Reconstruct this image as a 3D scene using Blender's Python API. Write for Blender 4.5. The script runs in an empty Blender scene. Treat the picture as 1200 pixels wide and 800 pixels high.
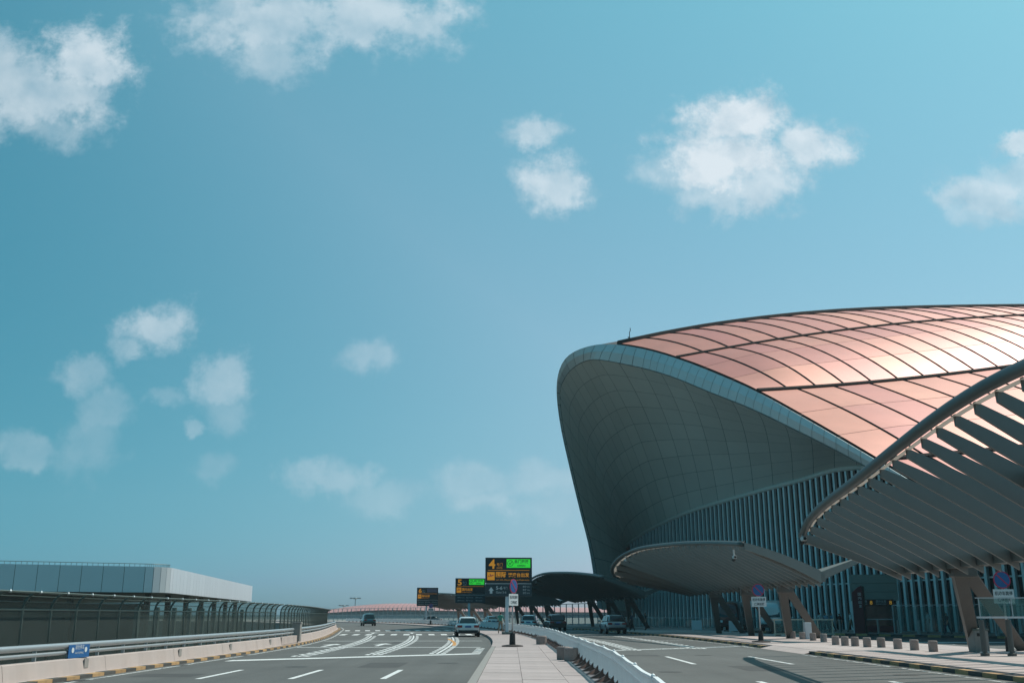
import bpy, bmesh, math, random
from mathutils import Vector, Matrix
random.seed(7)
SC = bpy.context.scene
COL = SC.collection
R = math.radians

# ------------------------------------------------------------------ camera
F = 1167.0
PITCH = math.atan(320 / F)
CP, SP = math.cos(PITCH), math.sin(PITCH)
CAMZ = 1.6
cd = bpy.data.cameras.new('camera')
cd.lens = F / 1200 * 36
cd.sensor_width = 36
cd.clip_start = 0.1
cd.clip_end = 12000
cam = bpy.data.objects.new('camera', cd)
cam.location = (0, 0, CAMZ)
cam.rotation_euler = (math.pi / 2 + PITCH, 0, 0)
COL.objects.link(cam)
SC.camera = cam
SC.view_settings.view_transform = 'Standard'
SC.view_settings.look = 'None'
SC.view_settings.exposure = 0.0
SC.view_settings.gamma = 1
SC.render.engine = 'CYCLES'
SC.cycles.max_bounces = 6
SC.cycles.diffuse_bounces = 2
SC.cycles.glossy_bounces = 3
SC.cycles.transparent_max_bounces = 24
SC.cycles.caustics_reflective = False
SC.cycles.caustics_refractive = False

def ray(u, v):
    """direction of a photograph pixel, forward depth 1"""
    xc = (u - 600) / F
    yc = -(v - 400) / F
    return Vector((xc, CP - SP * yc, SP + CP * yc))
def at(u, v, t):
    return Vector((0, 0, CAMZ)) + ray(u, v) * t

# ------------------------------------------------------------------ sun and sky
SUNV = Vector((0.62, 0.38, 1.0)).normalized()      # towards the sun
sun_el = math.asin(SUNV.z)
sun_az = math.atan2(SUNV.x, SUNV.y)
sd = bpy.data.lights.new('sun', 'SUN')
sd.energy = 4.2
sd.angle = R(0.53)
sd.color = (1.0, 0.93, 0.84)
sun = bpy.data.objects.new('sun', sd)
sun.rotation_euler = SUNV.to_track_quat('Z', 'Y').to_euler()
sun.location = (60, 40, 120)
COL.objects.link(sun)

def N(nt, typ, **kw):
    n = nt.nodes.new(typ)
    for k, v in kw.items():
        setattr(n, k, v)
    return n
def L(nt, a, b):
    nt.links.new(a, b)
def math_node(nt, op, a=None, b=None, c=None, clamp=False):
    n = N(nt, 'ShaderNodeMath', operation=op, use_clamp=clamp)
    for i, x in enumerate((a, b, c)):
        if x is None: continue
        if isinstance(x, (int, float)): n.inputs[i].default_value = x
        else: L(nt, x, n.inputs[i])
    return n.outputs[0]
def vec_node(nt, op, a=None, b=None):
    n = N(nt, 'ShaderNodeVectorMath', operation=op)
    for i, x in enumerate((a, b)):
        if x is None: continue
        if isinstance(x, (tuple, list, Vector)): n.inputs[i].default_value = x
        else: L(nt, x, n.inputs[i])
    return n

# cumulus of the photograph: (px, py, rx, ry, opacity)
CLOUDS = [
 (20,110,70,62,.62),(105,72,66,52,.78),(70,115,70,55,.66),(0,75,45,50,.6),(60,150,62,30,.4),
 (330,25,125,55,.62),(440,25,110,48,.66),(320,70,60,40,.45),(480,30,60,40,.6),(270,15,80,40,.5),
 (865,138,66,44,.95),(848,188,86,58,.95),(945,165,62,34,.85),(895,215,56,40,.75),(795,195,55,36,.45),(840,228,60,30,.6),
 (625,157,48,21,.65),(645,213,46,36,.72),
 (1150,228,58,36,.66),(1190,172,34,14,.75),(1200,215,50,46,.5),(1140,252,40,20,.4),
 (195,380,46,32,.55),(160,403,28,17,.36),(92,432,38,22,.32),(125,480,44,26,.26),(262,443,40,30,.45),(268,480,32,30,.26),
 (40,525,52,22,.27),(192,465,24,12,.22),(435,412,42,25,.36),(225,500,16,9,.3),(105,515,40,50,.2),
 (390,565,62,23,.36),(450,585,60,20,.22),(560,565,58,30,.3),(640,560,56,26,.32),(570,592,48,19,.34),(255,540,30,18,.2),(650,600,60,25,.2),
]
def build_world():
    w = bpy.data.worlds.new('World'); SC.world = w; w.use_nodes = True
    nt = w.node_tree
    nt.nodes.clear()
    # --- cloud density group: input position on the plane one unit in front (x/y, z/y)
    g = bpy.data.node_groups.new('cloud_density', 'ShaderNodeTree')
    g.interface.new_socket('Q', in_out='INPUT', socket_type='NodeSocketVector')
    g.interface.new_socket('Density', in_out='OUTPUT', socket_type='NodeSocketFloat')
    gi = N(g, 'NodeGroupInput'); go = N(g, 'NodeGroupOutput')
    n1 = N(g, 'ShaderNodeTexNoise'); n1.inputs['Scale'].default_value = 11; n1.inputs['Detail'].default_value = 8; n1.inputs['Roughness'].default_value = .66
    L(g, gi.outputs[0], n1.inputs['Vector'])
    off = vec_node(g, 'SUBTRACT', n1.outputs['Color'], (.5, .5, .5)).outputs[0]
    sc = N(g, 'ShaderNodeVectorMath', operation='SCALE'); L(g, off, sc.inputs[0]); sc.inputs['Scale'].default_value = .075
    q = vec_node(g, 'ADD', gi.outputs[0], sc.outputs[0]).outputs[0]
    n2 = N(g, 'ShaderNodeTexNoise'); n2.inputs['Scale'].default_value = 20; n2.inputs['Detail'].default_value = 11; n2.inputs['Roughness'].default_value = .66
    L(g, gi.outputs[0], n2.inputs['Vector'])
    nn = math_node(g, 'MULTIPLY', math_node(g, 'SUBTRACT', n2.outputs['Fac'], .5), 2.1)
    best = None
    for (px, py, rx, ry, al) in CLOUDS:
        d = ray(px, py)
        c = (d.x / d.y, d.z / d.y, 0)
        k = 1 / (F * d.y)
        dv = vec_node(g, 'SUBTRACT', q, c).outputs[0]
        ds = vec_node(g, 'MULTIPLY', dv, (1 / (rx * k * 1.2), 1 / (ry * k * 1.2), 0)).outputs[0]
        ln = N(g, 'ShaderNodeVectorMath', operation='LENGTH'); L(g, ds, ln.inputs[0])
        f = math_node(g, 'SUBTRACT', 1.0, ln.outputs['Value'])
        f = math_node(g, 'ADD', f, nn)
        mr = N(g, 'ShaderNodeMapRange', interpolation_type='SMOOTHSTEP')
        mr.inputs['From Min'].default_value = -.04; mr.inputs['From Max'].default_value = .72
        mr.inputs['To Min'].default_value = 0; mr.inputs['To Max'].default_value = min(1, al)
        L(g, f, mr.inputs['Value'])
        best = mr.outputs[0] if best is None else math_node(g, 'MAXIMUM', best, mr.outputs[0])
    L(g, best, go.inputs[0])
    # --- world
    tc = N(nt, 'ShaderNodeTexCoord')
    sky = N(nt, 'ShaderNodeTexSky', sky_type='NISHITA')
    sky.sun_disc = False
    sky.sun_elevation = sun_el
    sky.sun_rotation = sun_az
    sky.altitude = 0; sky.air_density = 1.0; sky.dust_density = 0.6; sky.ozone_density = 1.5
    sep0 = N(nt, 'ShaderNodeSeparateXYZ'); L(nt, tc.outputs['Generated'], sep0.inputs[0])
    zc = math_node(nt, 'MINIMUM', math_node(nt, 'MAXIMUM', sep0.outputs['Z'], .03), .6)
    dt = N(nt, 'ShaderNodeVectorMath', operation='DOT_PRODUCT'); L(nt, tc.outputs['Generated'], dt.inputs[0]); dt.inputs[1].default_value = SUNV
    dc = math_node(nt, 'MINIMUM', math_node(nt, 'MAXIMUM', dt.outputs['Value'], 0.), .53)
    # hazy summer air: bluer away from the sun, paler towards it, less yellow along the horizon
    ch = []
    hz_ = math_node(nt, 'EXPONENT', math_node(nt, 'MULTIPLY', zc, -14.0))
    for (k0, kz, ks, kh) in SKYGRADE:
        e_ = math_node(nt, 'ADD', math_node(nt, 'ADD', math_node(nt, 'MULTIPLY', zc, kz), k0), math_node(nt, 'MULTIPLY', dc, ks))
        e_ = math_node(nt, 'ADD', e_, math_node(nt, 'MULTIPLY', hz_, kh))
        ch.append(math_node(nt, 'EXPONENT', e_))
    cg_ = N(nt, 'ShaderNodeCombineXYZ')
    for i_ in range(3): L(nt, ch[i_], cg_.inputs[i_])
    tint = vec_node(nt, 'MULTIPLY', sky.outputs[0], cg_.outputs[0])
    sep = N(nt, 'ShaderNodeSeparateXYZ'); L(nt, tc.outputs['Generated'], sep.inputs[0])
    ysafe = math_node(nt, 'MAXIMUM', sep.outputs['Y'], .08)
    cmb = N(nt, 'ShaderNodeCombineXYZ')
    L(nt, math_node(nt, 'DIVIDE', sep.outputs['X'], ysafe), cmb.inputs[0])
    L(nt, math_node(nt, 'DIVIDE', sep.outputs['Z'], ysafe), cmb.inputs[1])
    ga = N(nt, 'ShaderNodeGroup'); ga.node_tree = g; L(nt, cmb.outputs[0], ga.inputs[0])
    # billows: one soft noise compared with itself a little towards the sun
    bl = []
    for o_ in ((0, 0, 0), (.014, .018, 0)):
        nb1 = N(nt, 'ShaderNodeTexNoise'); nb1.inputs['Scale'].default_value = 17; nb1.inputs['Detail'].default_value = 6; nb1.inputs['Roughness'].default_value = .55
        L(nt, vec_node(nt, 'ADD', cmb.outputs[0], o_).outputs[0], nb1.inputs['Vector']); bl.append(nb1.outputs['Fac'])
    # the same kind of cumulus all round the rest of the sky
    n3 = N(nt, 'ShaderNodeTexNoise'); n3.inputs['Scale'].default_value = 4.2; n3.inputs['Detail'].default_value = 9; n3.inputs['Roughness'].default_value = .58
    L(nt, tc.outputs['Generated'], n3.inputs['Vector'])
    m3 = N(nt, 'ShaderNodeMapRange', interpolation_type='SMOOTHSTEP')
    m3.inputs['From Min'].default_value = .57; m3.inputs['From Max'].default_value = .72; m3.inputs['To Max'].default_value = .7
    L(nt, n3.outputs['Fac'], m3.inputs['Value'])
    # outside the photographed part of the sky only
    ax = math_node(nt, 'ABSOLUTE', math_node(nt, 'DIVIDE', sep.outputs['X'], ysafe))
    mx = N(nt, 'ShaderNodeMapRange'); mx.inputs['From Min'].default_value = .6; mx.inputs['From Max'].default_value = .8; L(nt, ax, mx.inputs['Value'])
    my = N(nt, 'ShaderNodeMapRange'); my.inputs['From Min'].default_value = .72; my.inputs['From Max'].default_value = .95
    L(nt, math_node(nt, 'DIVIDE', sep.outputs['Z'], ysafe), my.inputs['Value'])
    mask = math_node(nt, 'MAXIMUM', mx.outputs[0], my.outputs[0])
    up = N(nt, 'ShaderNodeMapRange'); up.inputs['From Min'].default_value = .02; up.inputs['From Max'].default_value = .2; L(nt, sep.outputs['Z'], up.inputs['Value'])
    rest = math_node(nt, 'MULTIPLY', math_node(nt, 'MULTIPLY', m3.outputs[0], mask), up.outputs[0])
    dens = math_node(nt, 'MAXIMUM', ga.outputs[0], rest)
    # sunward side of a cloud is whiter
    lit = math_node(nt, 'ADD', math_node(nt, 'MULTIPLY', math_node(nt, 'SUBTRACT', bl[0], bl[1]), 2.2), .30)
    lit = math_node(nt, 'ADD', lit, math_node(nt, 'MULTIPLY', dens, .55), clamp=True)
    ccol = N(nt, 'ShaderNodeMix', data_type='RGBA')
    L(nt, lit, ccol.inputs['Factor'])
    ccol.inputs[6].default_value = CLOUD_SHADE
    ccol.inputs[7].default_value = CLOUD_LIT
    mix = N(nt, 'ShaderNodeMix', data_type='RGBA')
    L(nt, dens, mix.inputs['Factor']); L(nt, tint.outputs[0], mix.inputs[6]); L(nt, ccol.outputs[2], mix.inputs[7])
    bg = N(nt, 'ShaderNodeBackground'); bg.inputs['Strength'].default_value = SKYSTR
    L(nt, mix.outputs[2], bg.inputs['Color'])
    out = N(nt, 'ShaderNodeOutputWorld'); L(nt, bg.outputs[0], out.inputs['Surface'])
    try:
        w.cycles.sampling_method = 'MANUAL'; w.cycles.sample_map_resolution = 512
    except Exception:
        pass
SKYSTR = 0.10
SKYGRADE = [(-2.008, -0.164, 3.750, 0.220), (-0.549, 1.009, 0.945, -0.186), (-0.528, 0.718, 0.727, 0.575)]
CLOUD_SHADE = (4.1, 5.7, 6.8, 1)
CLOUD_LIT = (7.6, 8.4, 9.0, 1)
build_world()

# ------------------------------------------------------------------ materials
MATS = {}
def mat(name, col, rough=.6, metal=0., spec=.5, noise=0., nscale=3., rnd=0., bump=0., bscale=40., alpha=1., coat=0., emit=None, trans=0., coord='Object', stretch=None):
    if name in MATS: return MATS[name]
    m = bpy.data.materials.new(name); m.use_nodes = True
    nt = m.node_tree; b = nt.nodes['Principled BSDF']
    b.inputs['Roughness'].default_value = rough
    b.inputs['Metallic'].default_value = metal
    b.inputs['Specular IOR Level'].default_value = spec
    if coat: b.inputs['Coat Weight'].default_value = coat; b.inputs['Coat Roughness'].default_value = .05
    c4 = (*col, 1)
    b.inputs['Base Color'].default_value = c4
    src = None
    if noise or rnd or bump:
        tc = N(nt, 'ShaderNodeTexCoord'); co = tc.outputs[coord]
        if coord == 'World':
            pass
        if stretch:
            mp = N(nt, 'ShaderNodeMapping'); mp.inputs['Scale'].default_value = stretch; L(nt, co, mp.inputs[0]); co = mp.outputs[0]
    if noise or rnd:
        val = None
        if noise:
            n = N(nt, 'ShaderNodeTexNoise'); n.inputs['Scale'].default_value = nscale; n.inputs['Detail'].default_value = 7; n.inputs['Roughness'].default_value = .65
            L(nt, co, n.inputs['Vector'])
            val = math_node(nt, 'MULTIPLY', math_node(nt, 'SUBTRACT', n.outputs['Fac'], .5), noise * 2)
        if rnd:
            oi = N(nt, 'ShaderNodeObjectInfo')
            r = math_node(nt, 'MULTIPLY', math_node(nt, 'SUBTRACT', oi.outputs['Random'], .5), rnd * 2)
            val = r if val is None else math_node(nt, 'ADD', val, r)
        k = math_node(nt, 'ADD', val, 1.0)
        sc = N(nt, 'ShaderNodeVectorMath', operation='SCALE'); sc.inputs[0].default_value = col; L(nt, k, sc.inputs['Scale'])
        L(nt, sc.outputs[0], b.inputs['Base Color'])
    if bump:
        n = N(nt, 'ShaderNodeTexNoise'); n.inputs['Scale'].default_value = bscale; n.inputs['Detail'].default_value = 4
        L(nt, co, n.inputs['Vector'])
        bp = N(nt, 'ShaderNodeBump'); bp.inputs['Strength'].default_value = bump; bp.inputs['Distance'].default_value = .02
        L(nt, n.outputs['Fac'], bp.inputs['Height']); L(nt, bp.outputs[0], b.inputs['Normal'])
    if emit:
        b.inputs['Emission Color'].default_value = (*emit[0], 1); b.inputs['Emission Strength'].default_value = emit[1]
    if alpha < 1:
        out = nt.nodes['Material Output']; mx = N(nt, 'ShaderNodeMixShader'); tr = N(nt, 'ShaderNodeBsdfTransparent')
        tr.inputs[0].default_value = (.86, .95, .92, 1)
        mx.inputs[0].default_value = alpha; L(nt, tr.outputs[0], mx.inputs[1]); L(nt, b.outputs[0], mx.inputs[2]); L(nt, mx.outputs[0], out.inputs['Surface'])
    if trans:
        out = nt.nodes['Material Output']; mx = N(nt, 'ShaderNodeMixShader'); tr = N(nt, 'ShaderNodeBsdfTranslucent')
        tr.inputs[0].default_value = c4
        mx.inputs[0].default_value = trans; L(nt, b.outputs[0], mx.inputs[1]); L(nt, tr.outputs[0], mx.inputs[2]); L(nt, mx.outputs[0], out.inputs['Surface'])
    MATS[name] = m
    return m

asphalt = mat('asphalt', (.096, .098, .094), .82, noise=.36, nscale=.22, bump=.35, bscale=60)
def enrich_asphalt(m):
    """tyre-polished streaks along the lanes, patches and fine aggregate"""
    nt = m.node_tree; b = nt.nodes['Principled BSDF']
    old = b.inputs['Base Color'].links[0].from_socket
    tc = N(nt, 'ShaderNodeTexCoord')
    mp = N(nt, 'ShaderNodeMapping'); mp.inputs['Scale'].default_value = (1.3, .035, 1); L(nt, tc.outputs['Object'], mp.inputs[0])
    n = N(nt, 'ShaderNodeTexNoise'); n.inputs['Scale'].default_value = 1; n.inputs['Detail'].default_value = 4; L(nt, mp.outputs[0], n.inputs['Vector'])
    n2 = N(nt, 'ShaderNodeTexNoise'); n2.inputs['Scale'].default_value = 9; n2.inputs['Detail'].default_value = 6; n2.inputs['Roughness'].default_value = .8; L(nt, tc.outputs['Object'], n2.inputs['Vector'])
    k = math_node(nt, 'ADD', math_node(nt, 'MULTIPLY', n.outputs['Fac'], .55), .72)
    k = math_node(nt, 'MULTIPLY', k, math_node(nt, 'ADD', math_node(nt, 'MULTIPLY', n2.outputs['Fac'], .6), .7))
    sc = N(nt, 'ShaderNodeVectorMath', operation='SCALE'); L(nt, old, sc.inputs[0]); L(nt, k, sc.inputs['Scale'])
    L(nt, sc.outputs[0], b.inputs['Base Color'])
enrich_asphalt(asphalt)
ground_m = mat('ground_cover', (.10, .11, .085), .95, noise=.3, nscale=.05)
def worn_paint(name, col, wear=.5):
    m = mat(name, col, .7, noise=.12, nscale=4)
    nt = m.node_tree; b = nt.nodes['Principled BSDF']; out = nt.nodes['Material Output']
    tc = N(nt, 'ShaderNodeTexCoord')
    n = N(nt, 'ShaderNodeTexNoise'); n.inputs['Scale'].default_value = 5.5; n.inputs['Detail'].default_value = 8; n.inputs['Roughness'].default_value = .75
    L(nt, tc.outputs['Object'], n.inputs['Vector'])
    mr = N(nt, 'ShaderNodeMapRange'); mr.inputs['From Min'].default_value = wear - .12; mr.inputs['From Max'].default_value = wear - .02
    L(nt, n.outputs['Fac'], mr.inputs['Value'])
    tr = N(nt, 'ShaderNodeBsdfTransparent'); mx = N(nt, 'ShaderNodeMixShader')
    L(nt, mr.outputs[0], mx.inputs[0]); L(nt, tr.outputs[0], mx.inputs[1]); L(nt, b.outputs[0], mx.inputs[2]); L(nt, mx.outputs[0], out.inputs['Surface'])
    return m
paint_w = worn_paint('road_paint_white', (.66, .67, .66), .46)
paint_worn = worn_paint('road_paint_faded', (.52, .53, .52), .54)
paint_y = worn_paint('road_paint_orange', (.55, .27, .08), .47)
slab_m = mat('paving_stone', (.44, .365, .345), .85, noise=.26, nscale=.9, rnd=.09, bump=.15)
slab2_m = mat('median_stone', (.385, .325, .315), .85, noise=.34, nscale=.9, rnd=.10, bump=.15)
joint_m = mat('paving_joint', (.29, .24, .23), .95)
conc_m = mat('barrier_concrete', (.43, .365, .34), .9, noise=.24, nscale=1.1, bump=.2, stretch=(1, 1, .35))
grey_conc = mat('grey_concrete', (.27, .26, .245), .9, noise=.2, nscale=3)
kerb_y = mat('kerb_yellow', (.43, .265, .125), .8, noise=.4, nscale=5, rnd=.18)
kerb_k = mat('kerb_black', (.075, .072, .066), .85, noise=.35, nscale=5, rnd=.2)
steel = mat('galvanised_steel', (.42, .46, .48), .38, metal=.55, noise=.1, nscale=2)
dsteel = mat('dark_green_steel', (.10, .135, .125), .5, metal=.2, noise=.15)
fence_glass = mat('fence_mesh_panel', (.036, .050, .045), .55, noise=.2, nscale=1.5, alpha=.60)
hood_mesh = mat('fence_hood_mesh', (.05, .065, .06), .6, alpha=.42)
white_paint = mat('white_metal_panel', (.56, .60, .63), .32, noise=.05, nscale=.6, rnd=.03)
band_m = mat('band_metal', (.60, .66, .70), .30, metal=.2, noise=.04, nscale=.6, rnd=.03)
wb_dark = mat('dark_cladding', (.035, .045, .042), .5, noise=.3, nscale=.4)
wfence = mat('white_fence_paint', (.76, .79, .80), .5, noise=.12, nscale=3)
rubber = mat('dark_rubber', (.035, .028, .026), .85, noise=.2)
brownfoot = mat('rusty_foot', (.13, .075, .06), .8, noise=.35, nscale=8)
pole_m = mat('pale_pole', (.55, .62, .66), .45, noise=.05)
sign_dark = mat('sign_board', (.008, .022, .026), .55)
sign_dark2 = mat('sign_board_lower', (.014, .035, .045), .45)
sign_or = mat('sign_orange', (.62, .25, .02), .6, emit=((.75, .30, .02), .35))
sign_gr = mat('sign_green', (.05, .62, .05), .6, emit=((.04, .85, .06), .45))
sign_wh = mat('sign_white', (.62, .66, .67), .6)
sign_dim = mat('sign_dim_screen', (.16, .14, .20), .6)
sign_blue = mat('sign_blue', (.015, .11, .30), .5)
sign_red = mat('sign_red', (.45, .03, .09), .5)
ink = mat('sign_ink', (.03, .05, .06), .6)
cyl_stone = mat('granite', (.29, .235, .215), .85, noise=.3, nscale=14, rnd=.15, bump=.2)
canopy_m = mat('canopy_aluminium', (.165, .173, .162), .5, metal=.1, noise=.08, nscale=.8, rnd=.03)
canopy_rim = mat('canopy_rim_metal', (.06, .082, .082), .45, metal=.2, noise=.08)
canopy_strip = mat('translucent_strip', (.55, .48, .42), .6, trans=.30)
col_m = mat('column_paint', (.098, .093, .085), .55, noise=.2, nscale=1.5)
soffit_m = mat('soffit_panel', (.70, .685, .63), .5, metal=.05, noise=.06, nscale=.5, rnd=.05)
soffit_back = mat('soffit_gap', (.15, .15, .14), .8)
fascia_m = mat('fascia_panel', (.66, .70, .70), .42, metal=.15, rnd=.035, noise=.04, nscale=.8)
fin_m = mat('facade_fin', (.70, .79, .80), .4, metal=.2)
wall_glass = mat('facade_glass', (.010, .034, .038), .12, spec=.45, rnd=.3)
glass_clear = mat('clear_glass', (.10, .20, .20), .08, alpha=.35)
roof_gap = mat('roof_gap', (.055, .045, .042), .7)
rib_m = mat('roof_rib', (.045, .036, .033), .85, spec=.2)
def roof_mat():
    m = bpy.data.materials.new('rose_roof_panel'); m.use_nodes = True
    nt = m.node_tree; b = nt.nodes['Principled BSDF']
    oi = N(nt, 'ShaderNodeObjectInfo')
    cr = N(nt, 'ShaderNodeValToRGB')
    e = cr.color_ramp.elements
    e[0].position = 0; e[0].color = (.46, .15, .13, 1)
    e[1].position = 1; e[1].color = (.58, .235, .165, 1)
    x = cr.color_ramp.elements.new(.5); x.color = (.52, .195, .15, 1)
    L(nt, oi.outputs['Random'], cr.inputs[0])
    tc = N(nt, 'ShaderNodeTexCoord')
    n = N(nt, 'ShaderNodeTexNoise'); n.inputs['Scale'].default_value = .35; n.inputs['Detail'].default_value = 5; L(nt, tc.outputs['Object'], n.inputs['Vector'])
    k = math_node(nt, 'ADD', math_node(nt, 'MULTIPLY', n.outputs['Fac'], .36), .82)
    s = N(nt, 'ShaderNodeVectorMath', operation='SCALE'); L(nt, cr.outputs[0], s.inputs[0]); L(nt, k, s.inputs['Scale'])
    L(nt, s.outputs[0], b.inputs['Base Color'])
    b.inputs['Metallic'].default_value = .22; b.inputs['Roughness'].default_value = .52
    return m
roof_m = roof_mat()
pier_roof = mat('far_pink_roof', (.48, .25, .24), .5, noise=.06, nscale=.02)
black_m = mat('matte_black', (.015, .016, .016), .6)
cctv_m = mat('camera_housing', (.5, .52, .52), .5)

# ------------------------------------------------------------------ mesh helpers
class MB:
    def __init__(s): s.v = []; s.f = []
    def quad(s, *p):
        i = len(s.v); s.v += [Vector(q) for q in p]; s.f.append(tuple(range(i, i + len(p)))); return s
    def box(s, c, d, rz=0., M=None):
        x, y, z = (k / 2 for k in d); i = len(s.v)
        ca, sa = math.cos(rz), math.sin(rz)
        for sx, sy, sz in ((-1,-1,-1),(1,-1,-1),(1,1,-1),(-1,1,-1),(-1,-1,1),(1,-1,1),(1,1,1),(-1,1,1)):
            p = Vector((sx * x, sy * y, sz * z))
            if M is not None: p = M @ p
            s.v.append(Vector((c[0] + p.x * ca - p.y * sa, c[1] + p.x * sa + p.y * ca, c[2] + p.z)))
        for q in ((0,3,2,1),(4,5,6,7),(0,1,5,4),(1,2,6,5),(2,3,7,6),(3,0,4,7)): s.f.append(tuple(i + k for k in q))
        return s
    def beam(s, p, q, w, h, w2=None, h2=None, up=(0, 0, 1)):
        """box beam from p to q, width w (sideways) and height h (up); w2,h2 at the far end"""
        p, q = Vector(p), Vector(q); a = (q - p).normalized(); up = Vector(up)
        sd_ = a.cross(up)
        if sd_.length < 1e-4: sd_ = Vector((1, 0, 0))
        sd_.normalize(); u = sd_.cross(a).normalized()
        w2 = w if w2 is None else w2; h2 = h if h2 is None else h2
        i = len(s.v)
        for (o, ww, hh) in ((p, w, h), (q, w2, h2)):
            for sx, sz in ((-1,-1),(1,-1),(1,1),(-1,1)): s.v.append(o + sd_ * (sx * ww / 2) + u * (sz * hh / 2))
        for k in ((0,1,2,3),(7,6,5,4),(0,4,5,1),(1,5,6,2),(2,6,7,3),(3,7,4,0)): s.f.append(tuple(i + j for j in k))
        return s
    def tube(s, pts, r, n=8, caps=True):
        pts = [Vector(p) for p in pts]; base = len(s.v)
        rs = r if isinstance(r, (list, tuple)) else [r] * len(pts)
        for k, p in enumerate(pts):
            a = (pts[min(k + 1, len(pts) - 1)] - pts[max(k - 1, 0)])
            a = a.normalized() if a.length > 1e-9 else Vector((0, 0, 1))
            ref = Vector((0, 0, 1)) if abs(a.z) < .95 else Vector((0, 1, 0))
            x = a.cross(ref).normalized(); y = x.cross(a)
            for j in range(n):
                t = 2 * math.pi * j / n; s.v.append(p + (x * math.cos(t) + y * math.sin(t)) * rs[k])
        for k in range(len(pts) - 1):
            for j in range(n):
                j2 = (j + 1) % n; s.f.append((base + k * n + j, base + k * n + j2, base + (k + 1) * n + j2, base + (k + 1) * n + j))
        if caps:
            s.f.append(tuple(base + j for j in range(n))[::-1]); s.f.append(tuple(base + (len(pts) - 1) * n + j for j in range(n)))
        return s
    def grid(s, rows):
        i = len(s.v); w = len(rows[0])
        for r in rows: s.v += [Vector(p) for p in r]
        for a in range(len(rows) - 1):
            for b in range(w - 1):
                s.f.append((i + a * w + b, i + a * w + b + 1, i + (a + 1) * w + b + 1, i + (a + 1) * w + b))
        return s
    def slabgrid(s, rows, th):
        """grid with thickness th along the vertex normals' back side"""
        h, w = len(rows), len(rows[0]); rows = [[Vector(p) for p in r] for r in rows]
        top = rows; bot = []
        for a in range(h):
            rr = []
            for b in range(w):
                da = rows[min(a + 1, h - 1)][b] - rows[max(a - 1, 0)][b]; db = rows[a][min(b + 1, w - 1)] - rows[a][max(b - 1, 0)]
                n = db.cross(da); n = n.normalized() if n.length > 1e-9 else Vector((0, 0, 1)); rr.append(rows[a][b] - n * th)
            bot.append(rr)
        s.grid(top); s.grid([r[::-1] for r in bot])
        per = [(0, b) for b in range(w)] + [(a, w - 1) for a in range(1, h)] + [(h - 1, b) for b in range(w - 2, -1, -1)] + [(a, 0) for a in range(h - 2, 0, -1)]
        for k in range(len(per)):
            a, b = per[k], per[(k + 1) % len(per)]
            s.quad(top[a[0]][a[1]], bot[a[0]][a[1]], bot[b[0]][b[1]], top[b[0]][b[1]])
        return s
    def prism(s, poly, z0, z1):
        n = len(poly); i = len(s.v)
        s.v += [Vector((p[0], p[1], z0)) for p in poly] + [Vector((p[0], p[1], z1)) for p in poly]
        s.f.append(tuple(i + k for k in range(n))[::-1]); s.f.append(tuple(i + n + k for k in range(n)))
        for k in range(n):
            k2 = (k + 1) % n; s.f.append((i + k, i + k2, i + n + k2, i + n + k))
        return s
    def mesh(s, name, m, off=None, smooth=False):
        me = bpy.data.meshes.new(name)
        vs = s.v if off is None else [p - off for p in s.v]
        me.from_pydata([tuple(p) for p in vs], [], s.f)
        if m is not None: me.materials.append(m)
        if smooth:
            for p in me.polygons: p.use_smooth = True
        me.update()
        return me
    def build(s, name, m, parent=None, world=True, smooth=False, bevel=0., label=None, recalc=True):
        off = parent_loc(parent) if (parent is not None and world) else None
        me = s.mesh(name, m, off, smooth)
        if recalc:
            bm = bmesh.new(); bm.from_mesh(me); bmesh.ops.remove_doubles(bm, verts=bm.verts, dist=1e-5)
            bmesh.ops.recalc_face_normals(bm, faces=bm.faces); bm.to_mesh(me); bm.free()
            if smooth:
                for p in me.polygons: p.use_smooth = True
        o = bpy.data.objects.new(name, me); COL.objects.link(o)
        if parent is not None: o.parent = parent
        if bevel:
            b = o.modifiers.new('bevel', 'BEVEL'); b.width = bevel; b.segments = 2; b.limit_method = 'ANGLE'; b.angle_limit = R(40)
        if label: o['label'] = label
        return o
def parent_loc(o):
    l = Vector((0, 0, 0))
    while o is not None:
        l += o.location; o = o.parent
    return l
def tag(o, label=None, cat=None, group=None, kind=None):
    if label: o['label'] = label
    if cat: o['category'] = cat
    if group: o['group'] = group
    if kind: o['kind'] = kind
    return o
def thing(name, label, cat, loc=(0, 0, 0), rz=0., group=None):
    o = bpy.data.objects.new(name, None); COL.objects.link(o)
    o.empty_display_size = .3; o.location = loc; o.rotation_euler = (0, 0, rz)
    return tag(o, label, cat, group)
def inst(me, name, parent, loc=(0, 0, 0), rz=0., scale=None):
    o = bpy.data.objects.new(name, me); COL.objects.link(o); o.parent = parent
    o.location = loc; o.rotation_euler = (0, 0, rz)
    if scale: o.scale = scale
    return o
def copy_tree(o, parent=None):
    c = o.copy(); COL.objects.link(c); c.parent = parent
    for ch in list(o.children): copy_tree(ch, c)
    return c
def structure(o):
    o['kind'] = 'structure'; return o
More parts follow.
